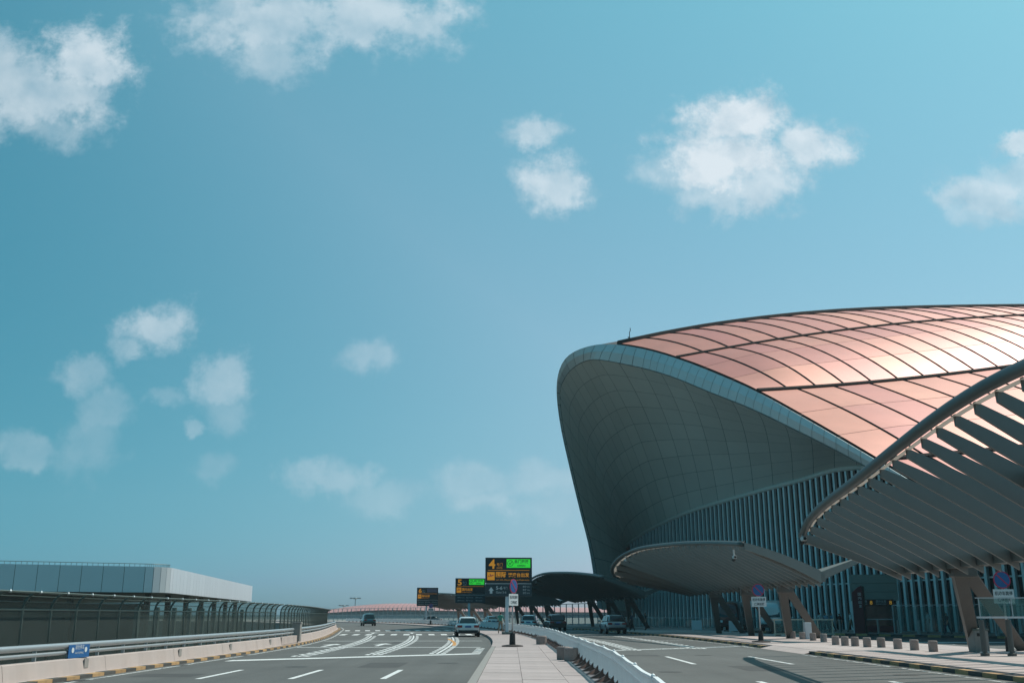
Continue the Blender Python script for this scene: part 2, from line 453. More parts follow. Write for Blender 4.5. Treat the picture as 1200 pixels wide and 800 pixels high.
def text(body, h, x, z, m, parent, y=0., w=None, name='lettering', align='LEFT', bold=0.):
    """flat raised lettering that faces -Y, lower left corner at x,z"""
    c = bpy.data.curves.new('t', 'FONT'); c.body = body; c.size = 1; c.offset = bold; c.resolution_u = 3
    o = bpy.data.objects.new('t', c); COL.objects.link(o); bpy.context.view_layer.update()
    me = bpy.data.meshes.new_from_object(o.evaluated_get(bpy.context.evaluated_depsgraph_get()))
    bpy.data.objects.remove(o)
    xs = [v.co.x for v in me.vertices]; ys = [v.co.y for v in me.vertices]
    x0, x1, y0, y1 = min(xs), max(xs), min(ys), max(ys)
    k = h / (y1 - y0); kx = k if w is None else w / (x1 - x0)
    for v in me.vertices:
        v.co = Vector((x + (v.co.x - x0) * kx, y, z + (v.co.y - y0) * k))
    me.materials.clear(); me.materials.append(m)
    q = bpy.data.objects.new(name, me); COL.objects.link(q); q.parent = parent
    return q

# ------------------------------------------------------------------ road geometry: a straight, then a left-hand bend
RAD, S0 = 435.0, 50.0
def arc(s, d):
    if s <= S0: return Vector((d, s, 0))
    a = (s - S0) / RAD
    return Vector((-RAD + (RAD + d) * math.cos(a), S0 + (RAD + d) * math.sin(a), 0))
def hdg(s):
    return 0. if s <= S0 else (s - S0) / RAD
def dL(s):                                  # left kerb; the road widens in the bend
    if s < 40: return -11.2
    if s > 110: return -14.0
    x = (s - 40) / 70; x = x * x * (3 - 2 * x)
    return -11.2 - 2.8 * x
def P(s, d, z): 
    p = arc(s, d); p.z = z; return p
def fn(d): return d if callable(d) else (lambda s, d=d: d)
def frange(a, b, step):
    n = max(1, round((b - a) / step)); return [a + (b - a) * k / n for k in range(n + 1)]
def strip(mb, s0, s1, d0, d1, z, step=4):
    d0, d1 = fn(d0), fn(d1)
    mb.grid([[P(s, d0(s), z), P(s, d1(s), z)] for s in frange(s0, s1, step)]); return mb
def raised(mb, s0, s1, d0, d1, z0, z1, step=4):
    d0, d1 = fn(d0), fn(d1); ss = frange(s0, s1, step)
    mb.grid([[P(s, d0(s), z0), P(s, d0(s), z1), P(s, d1(s), z1), P(s, d1(s), z0)] for s in ss])
    for s in (ss[0], ss[-1]): mb.quad(P(s, d0(s), z0), P(s, d0(s), z1), P(s, d1(s), z1), P(s, d1(s), z0))
    return mb

def gp(u, v, z=0.):
    r = ray(u, v); return Vector((0, 0, CAMZ)) + r * ((z - CAMZ) / r.z)

# ================================================================== SETTING
g = structure(MB().grid([[(-4000, -600, -7.5), (4000, -600, -7.5)], [(-4000, 7000, -7.5), (4000, 7000, -7.5)]]).build('ground', ground_m))
apron = structure(raised(MB(), -30, 430, lambda s: dL(s) - 3.1, 330, -7.4, -.06, 10).build('departures_deck', grey_conc))
left_road = structure(strip(MB(), -30, 300, dL, -1.0, 0).build('road_left', asphalt))
right_road = structure(strip(MB(), -30, 300, 2.5, 12.5, 0).build('road_right', asphalt))
inner_road = structure(strip(MB(), -30, 170, 21.6, 90, -.004).build('road_inner', asphalt))

ZM = .004
def marking(name, mb, m, road):
    return mb.build(name, m, road, recalc=False)
# left carriageway
for d in (-8.15, -5.75, -3.35):
    marking('lane_dash', strip(MB(), 27.2, 31.6, d - .08, d + .08, ZM), paint_w, left_road)
a, b = gp(262, 774.5), gp(562, 766)
marking('stop_line', MB().quad(a + Vector((0, 0, ZM)), b + Vector((0, 0, ZM)), b + Vector((0, 1.15, ZM)), a + Vector((0, 1.15, ZM))), paint_w, left_road)
def fishbone(s0, s1, d, road, z=ZM):
    d = fn(d); mb = MB()
    strip(mb, s0, s1, lambda s: d(s) - .06, lambda s: d(s) + .06, z)
    s = s0
    while s < s1 - 1:
        for sg in (-1, 1):
            mb.quad(P(s, d(s) + sg * .15, z), P(s + .9, d(s) + sg * .15, z), P(s + 1.1, d(s) + sg * .36, z), P(s + .2, d(s) + sg * .36, z))
        s += 1.55
    marking('slow_down_line', mb, paint_w, road)
wid = lambda s: (dL(s) + 11.2)
fishbone(41.5, 84, lambda s: -8.5 + wid(s) * .75, left_road)
fishbone(43, 84, lambda s: -5.75 + wid(s) * .45, left_road)
fishbone(44.5, 78, lambda s: -3.2 + wid(s) * .25, left_road)
for s in (53, 66, 99):
    marking('cross_line', strip(MB(), s, s + .5, lambda s: dL(s) + .5, -1.6, ZM + .002), paint_w, left_road)
def zebra(s0, s1, d0, d1, road):
    d = d0
    while d < d1:
        marking('crossing_bar', strip(MB(), s0, s1, d, d + .5, ZM), paint_w, road); d += 1.05
zebra(85.5, 90.5, dL(88) + .6, -1.6, left_road)
zebra(108, 114, dL(110) + .6, -1.6, left_road)
def arrow(s, d, road):
    mb = MB()
    mb.quad(P(s, d - .12, ZM), P(s, d + .12, ZM), P(s + 3.2, d + .12, ZM), P(s + 3.2, d - .12, ZM))
    mb.quad(P(s + 3.2, d - .55, ZM), P(s + 3.2, d + .55, ZM), P(s + 5.2, d, ZM))
    marking('lane_arrow', mb, paint_w, road)
arrow(54.5, -9.9, left_road); arrow(55.5, -7.2, left_road); arrow(93, -10.3, left_road); arrow(93, -6.8, left_road)
marking('orange_line', strip(MB(), 56, 72, lambda s: -3.2 - .012 * (s - 56) ** 1.5, lambda s: -3.0 - .012 * (s - 56) ** 1.5, ZM + .006, 2), paint_y, left_road)
marking('edge_patch', strip(MB(), 44.5, 52, -1.75, -1.35, ZM + .004), paint_worn, left_road)
marking('edge_line', strip(MB(), 10, 140, lambda s: dL(s) + .25, lambda s: dL(s) + .42, ZM), paint_worn, left_road)
marking('edge_line', strip(MB(), 115, 240, -1.7, -1.5, ZM), paint_worn, left_road)
# right carriageway
for d in (6.15, 9.45):
    for s in (19.8, 35.2):
        marking('lane_dash', strip(MB(), s, s + 6.4, d - .085, d + .085, ZM), paint_w, right_road)
a, b = gp(712, 762.5), gp(893, 756.5)
marking('stop_line', MB().quad(a + Vector((0, 0, ZM)), b + Vector((0, 0, ZM)), b + Vector((0, 1.2, ZM)), a + Vector((0, 1.2, ZM))), paint_worn, right_road)
fishbone(48.5, 78, 5.7, right_road); fishbone(51, 80, 9.25, right_road)
for s in (66, 80, 95): marking('cross_line', strip(MB(), s, s + .5, 3.0, 11.9, ZM + .002), paint_worn, right_road)
marking('edge_line', strip(MB(), 5, 43.5, 12.05, 12.2, ZM), paint_worn, right_road)
marking('edge_line', strip(MB(), 52, 130, 12.05, 12.2, ZM), paint_worn, right_road)
zebra(104, 109, 3.2, 12, right_road)
# covers, patches and gullies in the carriageways
iron = mat('cast_iron', (.05, .048, .045), .7, noise=.3, nscale=20)
patch_m = mat('asphalt_patch', (.062, .063, .062), .88, noise=.35, nscale=1.5)
for road, s, d in ((left_road, 33.5, -6.9), (left_road, 47, -9.4), (left_road, 36, -2.2), (right_road, 30.5, 4.6), (right_road, 43, 7.9), (right_road, 29, 10.9)):
    c = P(s, d, .003); MB().quad(*[(c.x + .36 * math.cos(a_), c.y + .36 * math.sin(a_), .003) for a_ in [k * math.pi / 10 for k in range(20)]]).build('manhole_cover', iron, road, recalc=False)
for road, s0, s1, d0, d1 in ((left_road, 33, 36.4, -4.9, -3.6), (left_road, 28, 29.6, -10.3, -8.6), (right_road, 31, 34, 7.0, 8.3), (right_road, 42, 43.2, 3.0, 6.0), (left_road, 60, 64, -7, -5.8)):
    strip(MB(), s0, s1, d0, d1, .002).build('asphalt_patch', patch_m, road, recalc=False)
gul = MB().grid([[(-.2, -.35, 0), (.2, -.35, 0)], [(-.2, .35, 0), (.2, .35, 0)]]).mesh('gully_grate', iron)
for s in (25, 33, 41): inst(gul, 'gully_grate', right_road, P(s, 12.25, .007)); inst(gul, 'gully_grate', left_road, P(s + 1.5, dL(s) + .22, .007))
# inner carriageway
for d in (25.0,):
    for s in (30, 45, 58): marking('lane_dash', strip(MB(), s, s + 7, d - .12, d + .12, .004), paint_w, inner_road)
marking('stop_line', MB().quad((24, 62, .004), (31, 62, .004), (31, 63.4, .004), (24, 63.4, .004)), paint_w, inner_road)
marking('edge_line', strip(MB(), 5, 80, 21.9, 22.1, .004), paint_worn, inner_road)

# ---- paved areas
def slabs(parent, m, s0, s1, ds, d0, d1, nd, ztop=.15, th=.05, gap=.010):
    w = (d1 - d0) / nd
    me = MB().box((0, 0, -th / 2), (w - gap, ds - gap, th)).mesh('paving_slab', m)
    s = s0
    while s < s1 - .01:
        for k in range(nd):
            inst(me, 'paving_slab', parent, (d0 + (k + .5) * w, s + ds / 2, ztop + random.uniform(-.003, .003)))
        s += ds
median = structure(raised(MB(), -30, 18, -1.0, 2.5, -.05, .15).build('median_walkway', slab2_m))
mb = raised(MB(), 18, 50, -1.0, 2.5, -.05, .118); 
mid = structure(mb.build('median_bed', joint_m))
slabs(mid, slab2_m, 18, 50, 1.6, -.78, 2.28, 3)
for d in (-.89, 2.39):
    me = MB().box((0, 0, -.1), (.2, .985, .2)).mesh('edge_stone', grey_conc)
    for k in range(32): inst(me, 'edge_stone', mid, (d, 18.5 + k, .152))
structure(raised(MB(), 50, 300, -1.0, 2.5, -.05, .15).build('median_walkway_bend', slab2_m))

isl = structure(raised(MB(), 18, 62, 12.95, 21.6, -.05, .118).build('island_bed', joint_m))
slabs(isl, slab_m, 18, 62, 2.0, 13.0, 21.6, 6)
structure(raised(MB(), -20, 18, 12.95, 21.6, -.05, .15).build('island_pavement', slab_m))
structure(raised(MB(), 62, 240, 12.95, 21.6, -.05, .15).build('island_pavement_bend', slab_m))
ramp = MB().grid([[P(s, 12.3, .006), P(s, 12.96, .148)] for s in (44, 51.6)])
structure(ramp.build('dropped_kerb', slab_m))
TF = [(9.5, 175), (12.5, 150), (16.8, 125), (21.5, 104), (26, 86), (33.5, 74), (48, 61), (75, 48)]
structure(MB().prism(TF + [(130, 60), (130, 190), (40, 220)], -.05, .15).build('terminal_pavement', slab_m))
verge = structure(raised(MB(), -30, 160, lambda s: dL(s) - .26, lambda s: dL(s) - 3.2, -.05, .082).build('verge_left', conc_m))
structure(raised(MB(), 160, 300, dL, lambda s: dL(s) - 3.2, -.05, .145).build('verge_left_bend', conc_m))

# ---- striped kerbs
def kerb(name, s0, s1, d, ln, side, zc=.018):
    k = structure(thing(name, None, None))
    d = fn(d); y = MB().box((0, 0, 0), (.26, ln - .012, .2)).mesh('kerb_block', kerb_y); b_ = MB().box((0, 0, 0), (.26, ln - .012, .2)).mesh('kerb_block', kerb_k)
    s, i = s0, 0
    while s < s1:
        p = P(s + ln / 2, d(s + ln / 2) + side * .13, zc + random.uniform(-.004, .004))
        slope = math.atan((d(s + ln) - d(s)) / ln)
        inst(y if i % 2 else b_, 'kerb_block', k, p, hdg(s) - slope)
        s += ln; i += 1
    return k
kerb('kerb_left', 8, 128, dL, .8, -1, -.012)
kerb('kerb_right_near', 6, 44, 12.6, .85, 1)
kerb('kerb_right_far', 51.6, 118, 12.6, .85, 1)
def kerb_line(name, pts, ln):
    k = structure(thing(name, None, None)); i = 0
    y = MB().box((0, 0, 0), (ln - .01, .26, .2)).mesh('kerb_block', kerb_y); b_ = MB().box((0, 0, 0), (ln - .01, .26, .2)).mesh('kerb_block', kerb_k)
    for a, b in zip(pts, pts[1:]):
        a, b = Vector((*a, 0)), Vector((*b, 0)); n = int((b - a).length / ln); dr = (b - a).normalized()
        nrm = Vector((dr.y, -dr.x, 0))
        if nrm.x > 0: nrm = -nrm
        for j in range(n):
            p = a + dr * (ln * (j + .5)) + nrm * .14; p.z = .062
            inst(y if i % 2 else b_, 'kerb_block', k, p, math.atan2(dr.y, dr.x)); i += 1
kerb_line('kerb_terminal', TF[3:7], 1.1)

# ================================================================== LEFT SIDE
# concrete barrier
bar = thing('concrete_barrier', 'low pinkish concrete barrier wall along the left kerb', 'barrier', P(10, dL(10) - .6, .145))
s = 6.0
while s < 138:
    s1 = s + 5.98
    if not (s < 59.7 < s1):
        mb = MB(); ss = frange(s, s1, 1.5)
        mb.grid([[P(q, dL(q) - .42, .05), P(q, dL(q) - .46, .26), P(q, dL(q) - .5, .46), P(q, dL(q) - .53, .48), P(q, dL(q) - .80, .48), P(q, dL(q) - .84, .05)] for q in ss])
        for q in (ss[0], ss[-1]):
            mb.quad(P(q, dL(q) - .42, .05), P(q, dL(q) - .46, .26), P(q, dL(q) - .5, .46), P(q, dL(q) - .53, .48), P(q, dL(q) - .80, .48), P(q, dL(q) - .84, .05))
        mb.build('barrier_segment', conc_m, bar)
    else:
        mb = MB(); raised(mb, s, s1, lambda q: dL(q) - .43, lambda q: dL(q) - .84, .1, .48, 1.5); mb.build('barrier_segment', conc_m, bar)
    s += 6.0
me = MB().box((0, 0, 0), (.03, .26, .24)).mesh('drain_cover', grey_conc)
for s in (28.6, 36.6, 43.2, 51): inst(me, 'drain_cover', bar, P(s, dL(s) - .452, .33) - bar.location, hdg(s))
# guard rail on the barrier
gr = thing('guard_rail', 'grey two-tube steel guard rail on top of the concrete barrier', 'railing', P(10, dL(10) - .66, .48))
def rail(par, s0, s1, off, z, r, name, m, step=2.5):
    return MB().tube([P(s, dL(s) + off, z) for s in frange(s0, s1, step)], r, 8).build(name, m, par, smooth=True)
for (s0, s1) in ((5, 59.2), (60.4, 138)):
    rail(gr, s0, s1, -.64, .81, .078, 'top_rail', steel); rail(gr, s0, s1, -.64, .635, .05, 'lower_rail', steel)
pm = MB().beam((0, 0, 0), (0, 0, .32), .09, .05).mesh('rail_post', steel)
s = 6.4
while s < 136:
    if abs(s - 59.8) > 1: inst(pm, 'rail_post', gr, P(s, dL(s) - .66, .48) - gr.location, hdg(s))
    s += 1.95
pil = thing('grey_pillar', 'grey square pillar breaking the guard rail at the fence gap', 'pillar', P(59.8, dL(59.8) - .5, .14))
MB().box((0, 0, .5), (.46, .46, 1.0)).build('shaft', grey_conc, pil, False, bevel=.02)
MB().box((0, 0, 1.03), (.52, .52, .07)).build('cap', grey_conc, pil, False)
# blue notice
nb = thing('blue_notice', 'small blue notice board with white writing hung on the guard rail', 'sign', P(28.2, dL(28) - .52, .52), R(0))
nb.rotation_euler = (0, 0, R(86))
MB().box((0, 0, .14), (1.15, .02, .34)).build('board', sign_blue, nb, False)
text('请勿停车', .12, -.24, .18, sign_wh, nb, -.013, .50)
text('NO STOPPING', .05, -.22, .07, sign_wh, nb, -.013, .46)
for x in (-.36, .36): MB().tube([(x, -.012, .17), (x, -.016, .17)], .07, 14).build('icon', sign_wh, nb, False)
# perimeter fence with curved head
def fence(s0, s1, step, label):
    o = thing('perimeter_fence', label, 'fence', P(s0, dL(s0) - 1.6, .14))
    n = round((s1 - s0) / step); step = (s1 - s0) / n
    prof = [(0, 0), (.0, 1.60), (.04, 1.79), (.13, 1.93), (.27, 2.01), (.42, 2.03)]
    pmesh = MB().tube([(x, 0, z) for x, z in prof], .04, 6).mesh('post', dsteel, smooth=True)
    ball = MB().tube([(.42, -.0, 1.99), (.42, 0, 2.03), (.42, 0, 2.07)], [.03, .05, .03], 6).mesh('post_cap', steel)
    for k in range(n + 1):
        s = s0 + k * step
        p = inst(pmesh, 'post', o, P(s, dL(s) - 1.6, .14) - o.location, hdg(s))
        inst(ball, 'post_cap', p)
        if k == n: break
        a, b = s + .05, s + step - .05
        off = lambda q, x: dL(q) - 1.6 + x
        MB().grid([[P(q, off(q, 0), .22), P(q, off(q, 0), 1.70)] for q in (a, b)]).build('mesh_panel', fence_glass, o)
        MB().grid([[P(q, off(q, x + .004), z + .14) for x, z in prof[1:]] for q in (a, b)]).build('hood_panel', hood_mesh, o)
    MB().tube([P(s, dL(s) - 1.6, 1.73) for s in frange(s0, s1, 2.5)], .032, 6).build('middle_rail', dsteel, o, smooth=True)
    MB().tube([P(s, dL(s) - 1.6, .24) for s in frange(s0, s1, 2.5)], .03, 6).build('bottom_rail', dsteel, o, smooth=True)
    for (x, z) in prof[2:]:
        MB().tube([P(s, dL(s) - 1.6 + x, z + .14) for s in frange(s0, s1, 2.5)], .012 if x < .4 else .022, 5).build('hood_wire', dsteel, o, smooth=True)
fence(12, 58.6, 1.68, 'near dark green mesh fence with curved head, beside the white flat-roofed building')
fence(60.6, 146, 1.7, 'dark green mesh fence with curved head, beyond the grey pillar to the bend')
rf = thing('rear_fence', 'straight dark post fence standing behind the near mesh fence', 'fence', (-19, 40, -7.5))
for k in range(4, 13):
    MB().box((-19.0 - .0105 * k * k, 40 + 3.2 * k, -2.75), (.22, .22, 9.5)).build('post', dsteel, rf)
for k in range(4, 12):
    x0, x1 = -19.0 - .0105 * k * k, -19.0 - .0105 * (k + 1) ** 2
    MB().grid([[(x0, 40.2 + 3.2 * k, .1), (x0, 40.2 + 3.2 * k, 1.6)], [(x1, 43.0 + 3.2 * k, .1), (x1, 43.0 + 3.2 * k, 1.6)]]).build('mesh_panel', fence_glass, rf)

# white flat-roofed building
wb = thing('flat_roofed_building', 'white flat-roofed building with panelled band, behind the left fence', 'building', (-40, 110, -7.5))
N0, F0 = Vector((-34.7, 103, 0)), Vector((-43.6, 172, 0))
W0 = Vector((-48.0, 96.5, 0))
fdir = (W0 - N0).normalized()
front = [N0 + fdir * (2.2 + 1.95 * k) for k in range(22)]
ctr = N0 + fdir * 2.2
rdir = (F0 - N0).normalized()
corner = []
A, B = N0 + fdir * 2.2, N0 + rdir * 2.6
for k in range(6):
    t = k / 5; corner.append(A * (1 - t) ** 2 + N0 * 2 * t * (1 - t) + B * t * t)
nr = 34
side = [B + (F0 - B) * (k / nr) for k in range(nr + 1)]
zb, zt = 3.75, 6.25
path = front[::-1] + corner[1:-1] + side
cen = Vector((-75, 150, 0))
def wpanel(a, b):
    d = (b - a).normalized(); a2, b2 = a + d * .02, b - d * .02
    n = Vector((d.y, -d.x, 0))
    if n.dot(a - cen) < 0: n = -n
    mb = MB(); mb.grid([[Vector((p.x, p.y, z)) + n * .06 for z in (zb, zt)] for p in (a2, b2)])
    mb.quad(*(Vector((p.x, p.y, z)) - n * .02 for p, z in ((a2, zb), (b2, zb), (b2, zt), (a2, zt))))
    for e in (a2, b2): mb.quad(*(Vector((e.x, e.y, z)) + n * o for z, o in ((zb, .06), (zt, .06), (zt, -.02), (zb, -.02))))
    mb.build('band_panel', band_m, wb)
for a, b in zip(path, path[1:]): wpanel(a, b)
poly = [(p.x, p.y) for p in path]
inner = [((p.x - cen.x) * .998 + cen.x, (p.y - cen.y) * .998 + cen.y) for p in path]
rest = [(-95, 200), (-110, 120)]
MB().prism(inner + rest, zb - .02, zt - .03).build('roof_slab', wb_dark, wb)
off = [((p.x - cen.x) * .93 + cen.x, (p.y - cen.y) * .93 + cen.y) for p in path]
MB().prism([q for q in off[:25]] + [(-70, 130), (-95, 110)], -7.5, 2.75).build('lower_wall', wb_dark, wb)
MB().prism([q for q in off[:17]] + [(-70, 118), (-95, 106)], 2.75, zb - .02).build('upper_wall', wb_dark, wb)
for k in range(0, len(off), 6):
    x, y = off[k]
    MB().box((x, y, -1.9), (.5, .5, 11.2)).build('column', wb_dark, wb)
rl = MB(); tops = [Vector((q[0], q[1], zt + .28)) for q in inner[:26]]
rl.tube(tops, .03, 5)
rp = rl.build('roof_rail', dsteel, wb)
mb = MB()
for a, b in zip(tops, tops[1:]):
    for k in range(4):
        p = a.lerp(b, k / 4); mb.box((p.x, p.y, zt + .13), (.03, .03, .30))
mb.build('rail_balusters', dsteel, rp)

# ================================================================== TERMINAL
def cr(pts, x):
    """Catmull-Rom through a list of vectors, x in index units"""
    n = len(pts) - 1; x = max(0, min(n, x)); i = min(int(x), n - 1); t = x - i
    p0, p1, p2, p3 = pts[max(i - 1, 0)], pts[i], pts[i + 1], pts[min(i + 2, n)]
    return .5 * ((2 * p1) + (p2 - p0) * t + (2 * p0 - 5 * p1 + 4 * p2 - p3) * t * t + (3 * p1 - p0 - 3 * p2 + p3) * t ** 3)
RIM = [  # outer edge px, inner edge px, depth, top of the glass wall px
 (700,712,153, 706,714, 748,716),(697,685,152.5, 702,687, 744,690),(690,640,152, 693.5,642, 738,658),(680,600,151, 683,602, 734.5,643),
 (668,550,150, 671,551, 735,640),(657,500,148.5, 660,501, 738,637),(652.3,460,147, 656,461, 743,633),(655,435,145.5, 661,444, 750,628.5),
 (665,417.5,144, 670,432, 757,624),(685,407,142, 684,423.5, 767,618.5),(712,403,139.5, 702,421, 782,611),(750,408,133.5, 745,429, 806,601),
 (793,420,125, 785,440, 832,592.5),(840,438,116, 832,459, 865,583),(888,459.5,107.5, 882,479, 903,572.5),(935,485.5,99, 932,503, 943,562),
 (980,511.5,91.5, 980,527, 985,550),(1030,541,84, 1031,555, 1032,550),(1100,583,75, 1102,596, 1100,578),(1200,642,65, 1203,655, 1195,622)]
TS = .88          # distance of the terminal
RO = [at(a[0], a[1], a[2] * TS) for a in RIM]
RI = [at(a[3], a[4], a[2] * TS + .5) for a in RIM]
WP1, WP2 = Vector((19.9, 152.5, 0)) * .96, Vector((33.6, 114.5, 0)) * .96
WD = (WP2 - WP1).normalized(); WN = Vector((WD.y, -WD.x, 0))           # WN points to the road
if WN.x > 0: WN = -WN
def wall_hit(u, v):
    r = ray(u, v); t = (WP1 - Vector((0, 0, CAMZ))).dot(WN) / Vector((r.x, r.y, 0)).dot(WN)
    return at(u, v, t)
WT = [wall_hit(a[5], a[6]) for a in RIM]
term = thing('terminal_building', 'airport terminal with sweeping rose-coloured roof and hooded grey soffit', 'building', (18, 134, 0))
TL = term.location

# --- soffit
def soff(k, j):
    a, b = cr(RI, k), cr(WT, k)
    p = a.lerp(b, j); bl = 4 * j * (1 - j)
    amp = 2.4 * min(1, max(0, (k - 2) / 8)) ** 1.5 * (1 if k < 16 else max(0, (19 - k) / 3))
    return p + Vector((.25, .45, .75)) * bl * amp
kk = frange(0, 17.6, 17.6 / 30); NJ = 9
for i in range(30):
    for j in range(NJ):
        k0, k1 = kk[i], kk[i + 1]; j0, j1 = j / NJ, (j + 1) / NJ
        gk, gj = (k1 - k0) * .009, (j1 - j0) * .007
        rows = [[soff(k, jj) for jj in (j0 + gj, (j0 + j1) / 2, j1 - gj)] for k in (k0 + gk, (k0 + k1) / 2, k1 - gk)]
        MB().grid(rows).build('soffit_panel', soffit_m, term)
MB().grid([[soff(k, j / 12) + (soff(k, j / 12) - Vector((0, 0, CAMZ))).normalized() * .35 for j in range(13)] for k in frange(0, 17.6, .5)]).build('soffit_backing', soffit_back, term)
# --- fascia
ks = frange(0, 19, .25)
fk = [0]
d = 0
for i in range(190):
    a, b = cr(RO, i / 10), cr(RO, (i + 1) / 10); d += (b - a).length
    if d > 1.55: fk.append((i + 1) / 10); d = 0
for a, b in zip(fk, fk[1:]):
    g_ = (b - a) * .022
    rows = [[cr(RO, k), cr(RO, k).lerp(cr(RI, k), .5) + Vector((-.12, -.25, 0)), cr(RI, k)] for k in (a + g_, (a + b) / 2, b - g_)]
    MB().slabgrid(rows, .05).build('fascia_panel', fascia_m, term)
MB().tube([cr(RI, k) + Vector((0, .1, 0)) for k in ks], .07, 6).build('rim_seam', soffit_back, term, smooth=True)
MB().grid([[cr(RO, k) + Vector((.1, .2, -.05)), cr(RI, k) + Vector((.1, .2, .1))] for k in ks]).build('fascia_backing', soffit_back, term)

# --- rose roof: the rim swept back over the hall
SW = Vector((.943, .333, 0))
def line_h(k0, px):
    o = cr(RO, k0); res = [(0., 0.)]
    for (u, v) in px:
        r = ray(u, v)       # t*r.x = o.x + m*SW.x ; t*r.y = o.y + m*SW.y
        det = r.x * -SW.y + SW.x * r.y
        t = (o.x * -SW.y + SW.x * o.y) / det
        m = (t * r.x - o.x) / SW.x
        if m > res[-1][0]: res.append((m, CAMZ + t * r.z - o.z))
    return res
def interp(tab, m):
    if m <= 0: return tab[1][1] / tab[1][0] * m
    for (a, ha), (b, hb) in zip(tab, tab[1:]):
        if m <= b: return ha + (hb - ha) * (m - a) / (b - a)
    (a, ha), (b, hb) = tab[-2], tab[-1]; sl = (hb - ha) / (b - a); x = m - b
    return hb + sl * x - .0045 * x * x
def smooth_tab(tab):
    mm = [tab[-1][0] * i / 12 for i in range(13)]
    hs = [interp(tab, m) for m in mm]
    for _ in range(3): hs = [hs[0]] + [(hs[i - 1] + 2 * hs[i] + hs[i + 1]) / 4 for i in range(1, 12)] + [hs[-1]]
    return list(zip(mm, hs))
K0, K1, K2, K3, K4 = 10.35, 12.0, 14.0, 17.0, 19.0
H0 = smooth_tab(line_h(K0, [(760,393),(830,382),(920,370),(1000,364),(1100,361),(1200,360)]))
H1 = smooth_tab(line_h(K1, [(830,413.5),(868,406),(892,401),(940,394.8),(1027,383),(1107,375.6),(1200,370.6)]))
H2 = smooth_tab(line_h(K2, [(920,458),(960,455.5),(1027,449.7),(1102,442),(1178,432),(1200,429)]))
HK = [(0, lambda m: interp(H0, m) * .15), (K0, lambda m: interp(H0, m)), (K1, lambda m: interp(H1, m)), (K2, lambda m: interp(H2, m)), (K3, lambda m: interp(H2, m) * .9), (K4, lambda m: interp(H2, m) * .85)]
def S(k, m, lift=0.):
    x_ = max(0, min(1, (K0 - k) / 2.0)); p = cr(RO, k) + (SW * (1 - x_) + Vector((.21, .977, 0)) * x_) * m
    for (a, fa), (b, fb) in zip(HK, HK[1:]):
        if k <= b or b == K4:
            x = max(0, min(1, (k - a) / (b - a))); p.z += fa(m) * (1 - x) + fb(m) * x; break
    for a, b, bu in ((K0, K1, .3), (K1, K2, .75), (K2, K3, .45)):
        if a < k < b: x = (k - a) / (b - a); p.z += bu * 4 * x * (1 - x) * min(1, m / 6)
    p.z += lift
    return p
def roof_rows(ka, kb, nrow, m0, m1, dm, thin):
    """panels between two rim parameters, split in nrow rows"""
    ms = frange(m0, m1, dm)
    for r in range(nrow):
        a, b = ka + (kb - ka) * r / nrow, ka + (kb - ka) * (r + 1) / nrow
        for i in range(len(ms) - 1):
            ga, gm = (b - a) * .006, .07
            rows = [[S(k, m, .12) for m in (ms[i] + gm, (ms[i] + ms[i + 1]) / 2, ms[i + 1] - gm)] for k in frange(a + ga, b - ga, (b - a) / 5)]
            MB().grid(rows).build('roof_panel', roof_m, term, smooth=True)
    for m in ms[1:]:
        MB().tube([S(k, m, .16) for k in frange(ka, kb, .25)], .08, 5).build('roof_rib', rib_m, term)
roof_rows(K0, K1, 1, .2, 74, 3.4, 0)
roof_rows(K1, K2, 3, .2, 60, 3.4, 0)
roof_rows(K2, K3, 3, .2, 51, 4.4, 0)
roof_rows(K3, K4 - .05, 2, .2, 44, 4.4, 0)
for k, r_, mm in ((K1, .16, 74), (K2, .22, 60), (K3, .22, 51)):
    MB().tube([S(k, m, .2) for m in frange(0, mm, 2)], r_, 6).build('roof_gutter', rib_m, term)
MB().tube([S(K0, m, .35) for m in frange(0, 74, 3)], .18, 6).build('ridge_rail', rib_m, term, smooth=True)
MB().tube([S(K0, m, .1) for m in frange(0, 74, 3)], .30, 6).build('ridge_kerb', rib_m, term, smooth=True)
MB().grid([[S(k, m, -.05) for m in frange(0, 74, 3)] for k in frange(0, K4 - .02, .35)]).build('roof_deck', roof_gap, term)
mst = thing('roof_mast', 'tiny dark weather mast on the upper left edge of the rose roof', 'mast', S(K0, 1.6, .1))
MB().tube([(0, 0, 0), (0, 0, 1.2), (.12, 0, 1.35), (.1, 0, 1.7)], .05, 5).build('pole', black_m, mst, False)
MB().box((-.1, 0, .5), (.25, .1, .12)).build('instrument', black_m, mst, False)
# --- curtain wall
wl = [((p - WP1).dot(WD), p.z) for p in WT[4:]]
def ztop(l):
    if l <= wl[0][0]: return max(6, wl[0][1] - 4 * (wl[0][0] - l) ** .8)
    for (a, za), (b, zb_) in zip(wl, wl[1:]):
        if l <= b: return za + (zb_ - za) * (l - a) / (b - a)
    return wl[-1][1]
BAY = 1.0; l = -3.8; nb_ = 0
while l < 84:
    p = WP1 + WD * l; zt_ = ztop(l)
    if zt_ > 1:
        c = p + WN * .22
        fin = MB(); fin.beam((c.x, c.y, .15), (c.x, c.y, zt_ + .1), .30, .30, up=WN)
        fin.build('facade_fin', fin_m, term)
        q = WP1 + WD * (l + BAY); zq = ztop(l + BAY)
        a2, b2 = p + WD * .10, q - WD * .10
        for (z0, z1, z2) in ((.2, 4.6, 4.6), (4.75, zt_ - .05, zq - .05)):
            MB().quad((a2.x, a2.y, z0), (b2.x, b2.y, z0), (b2.x, b2.y, z2), (a2.x, a2.y, z1)).build('glass_pane', wall_glass, term)
    l += BAY
MB().tube([cr(WT, k) + WN * .25 for k in frange(3.6, 18, .3)], .28, 6).build('wall_head_trim', soffit_m, term, smooth=True)
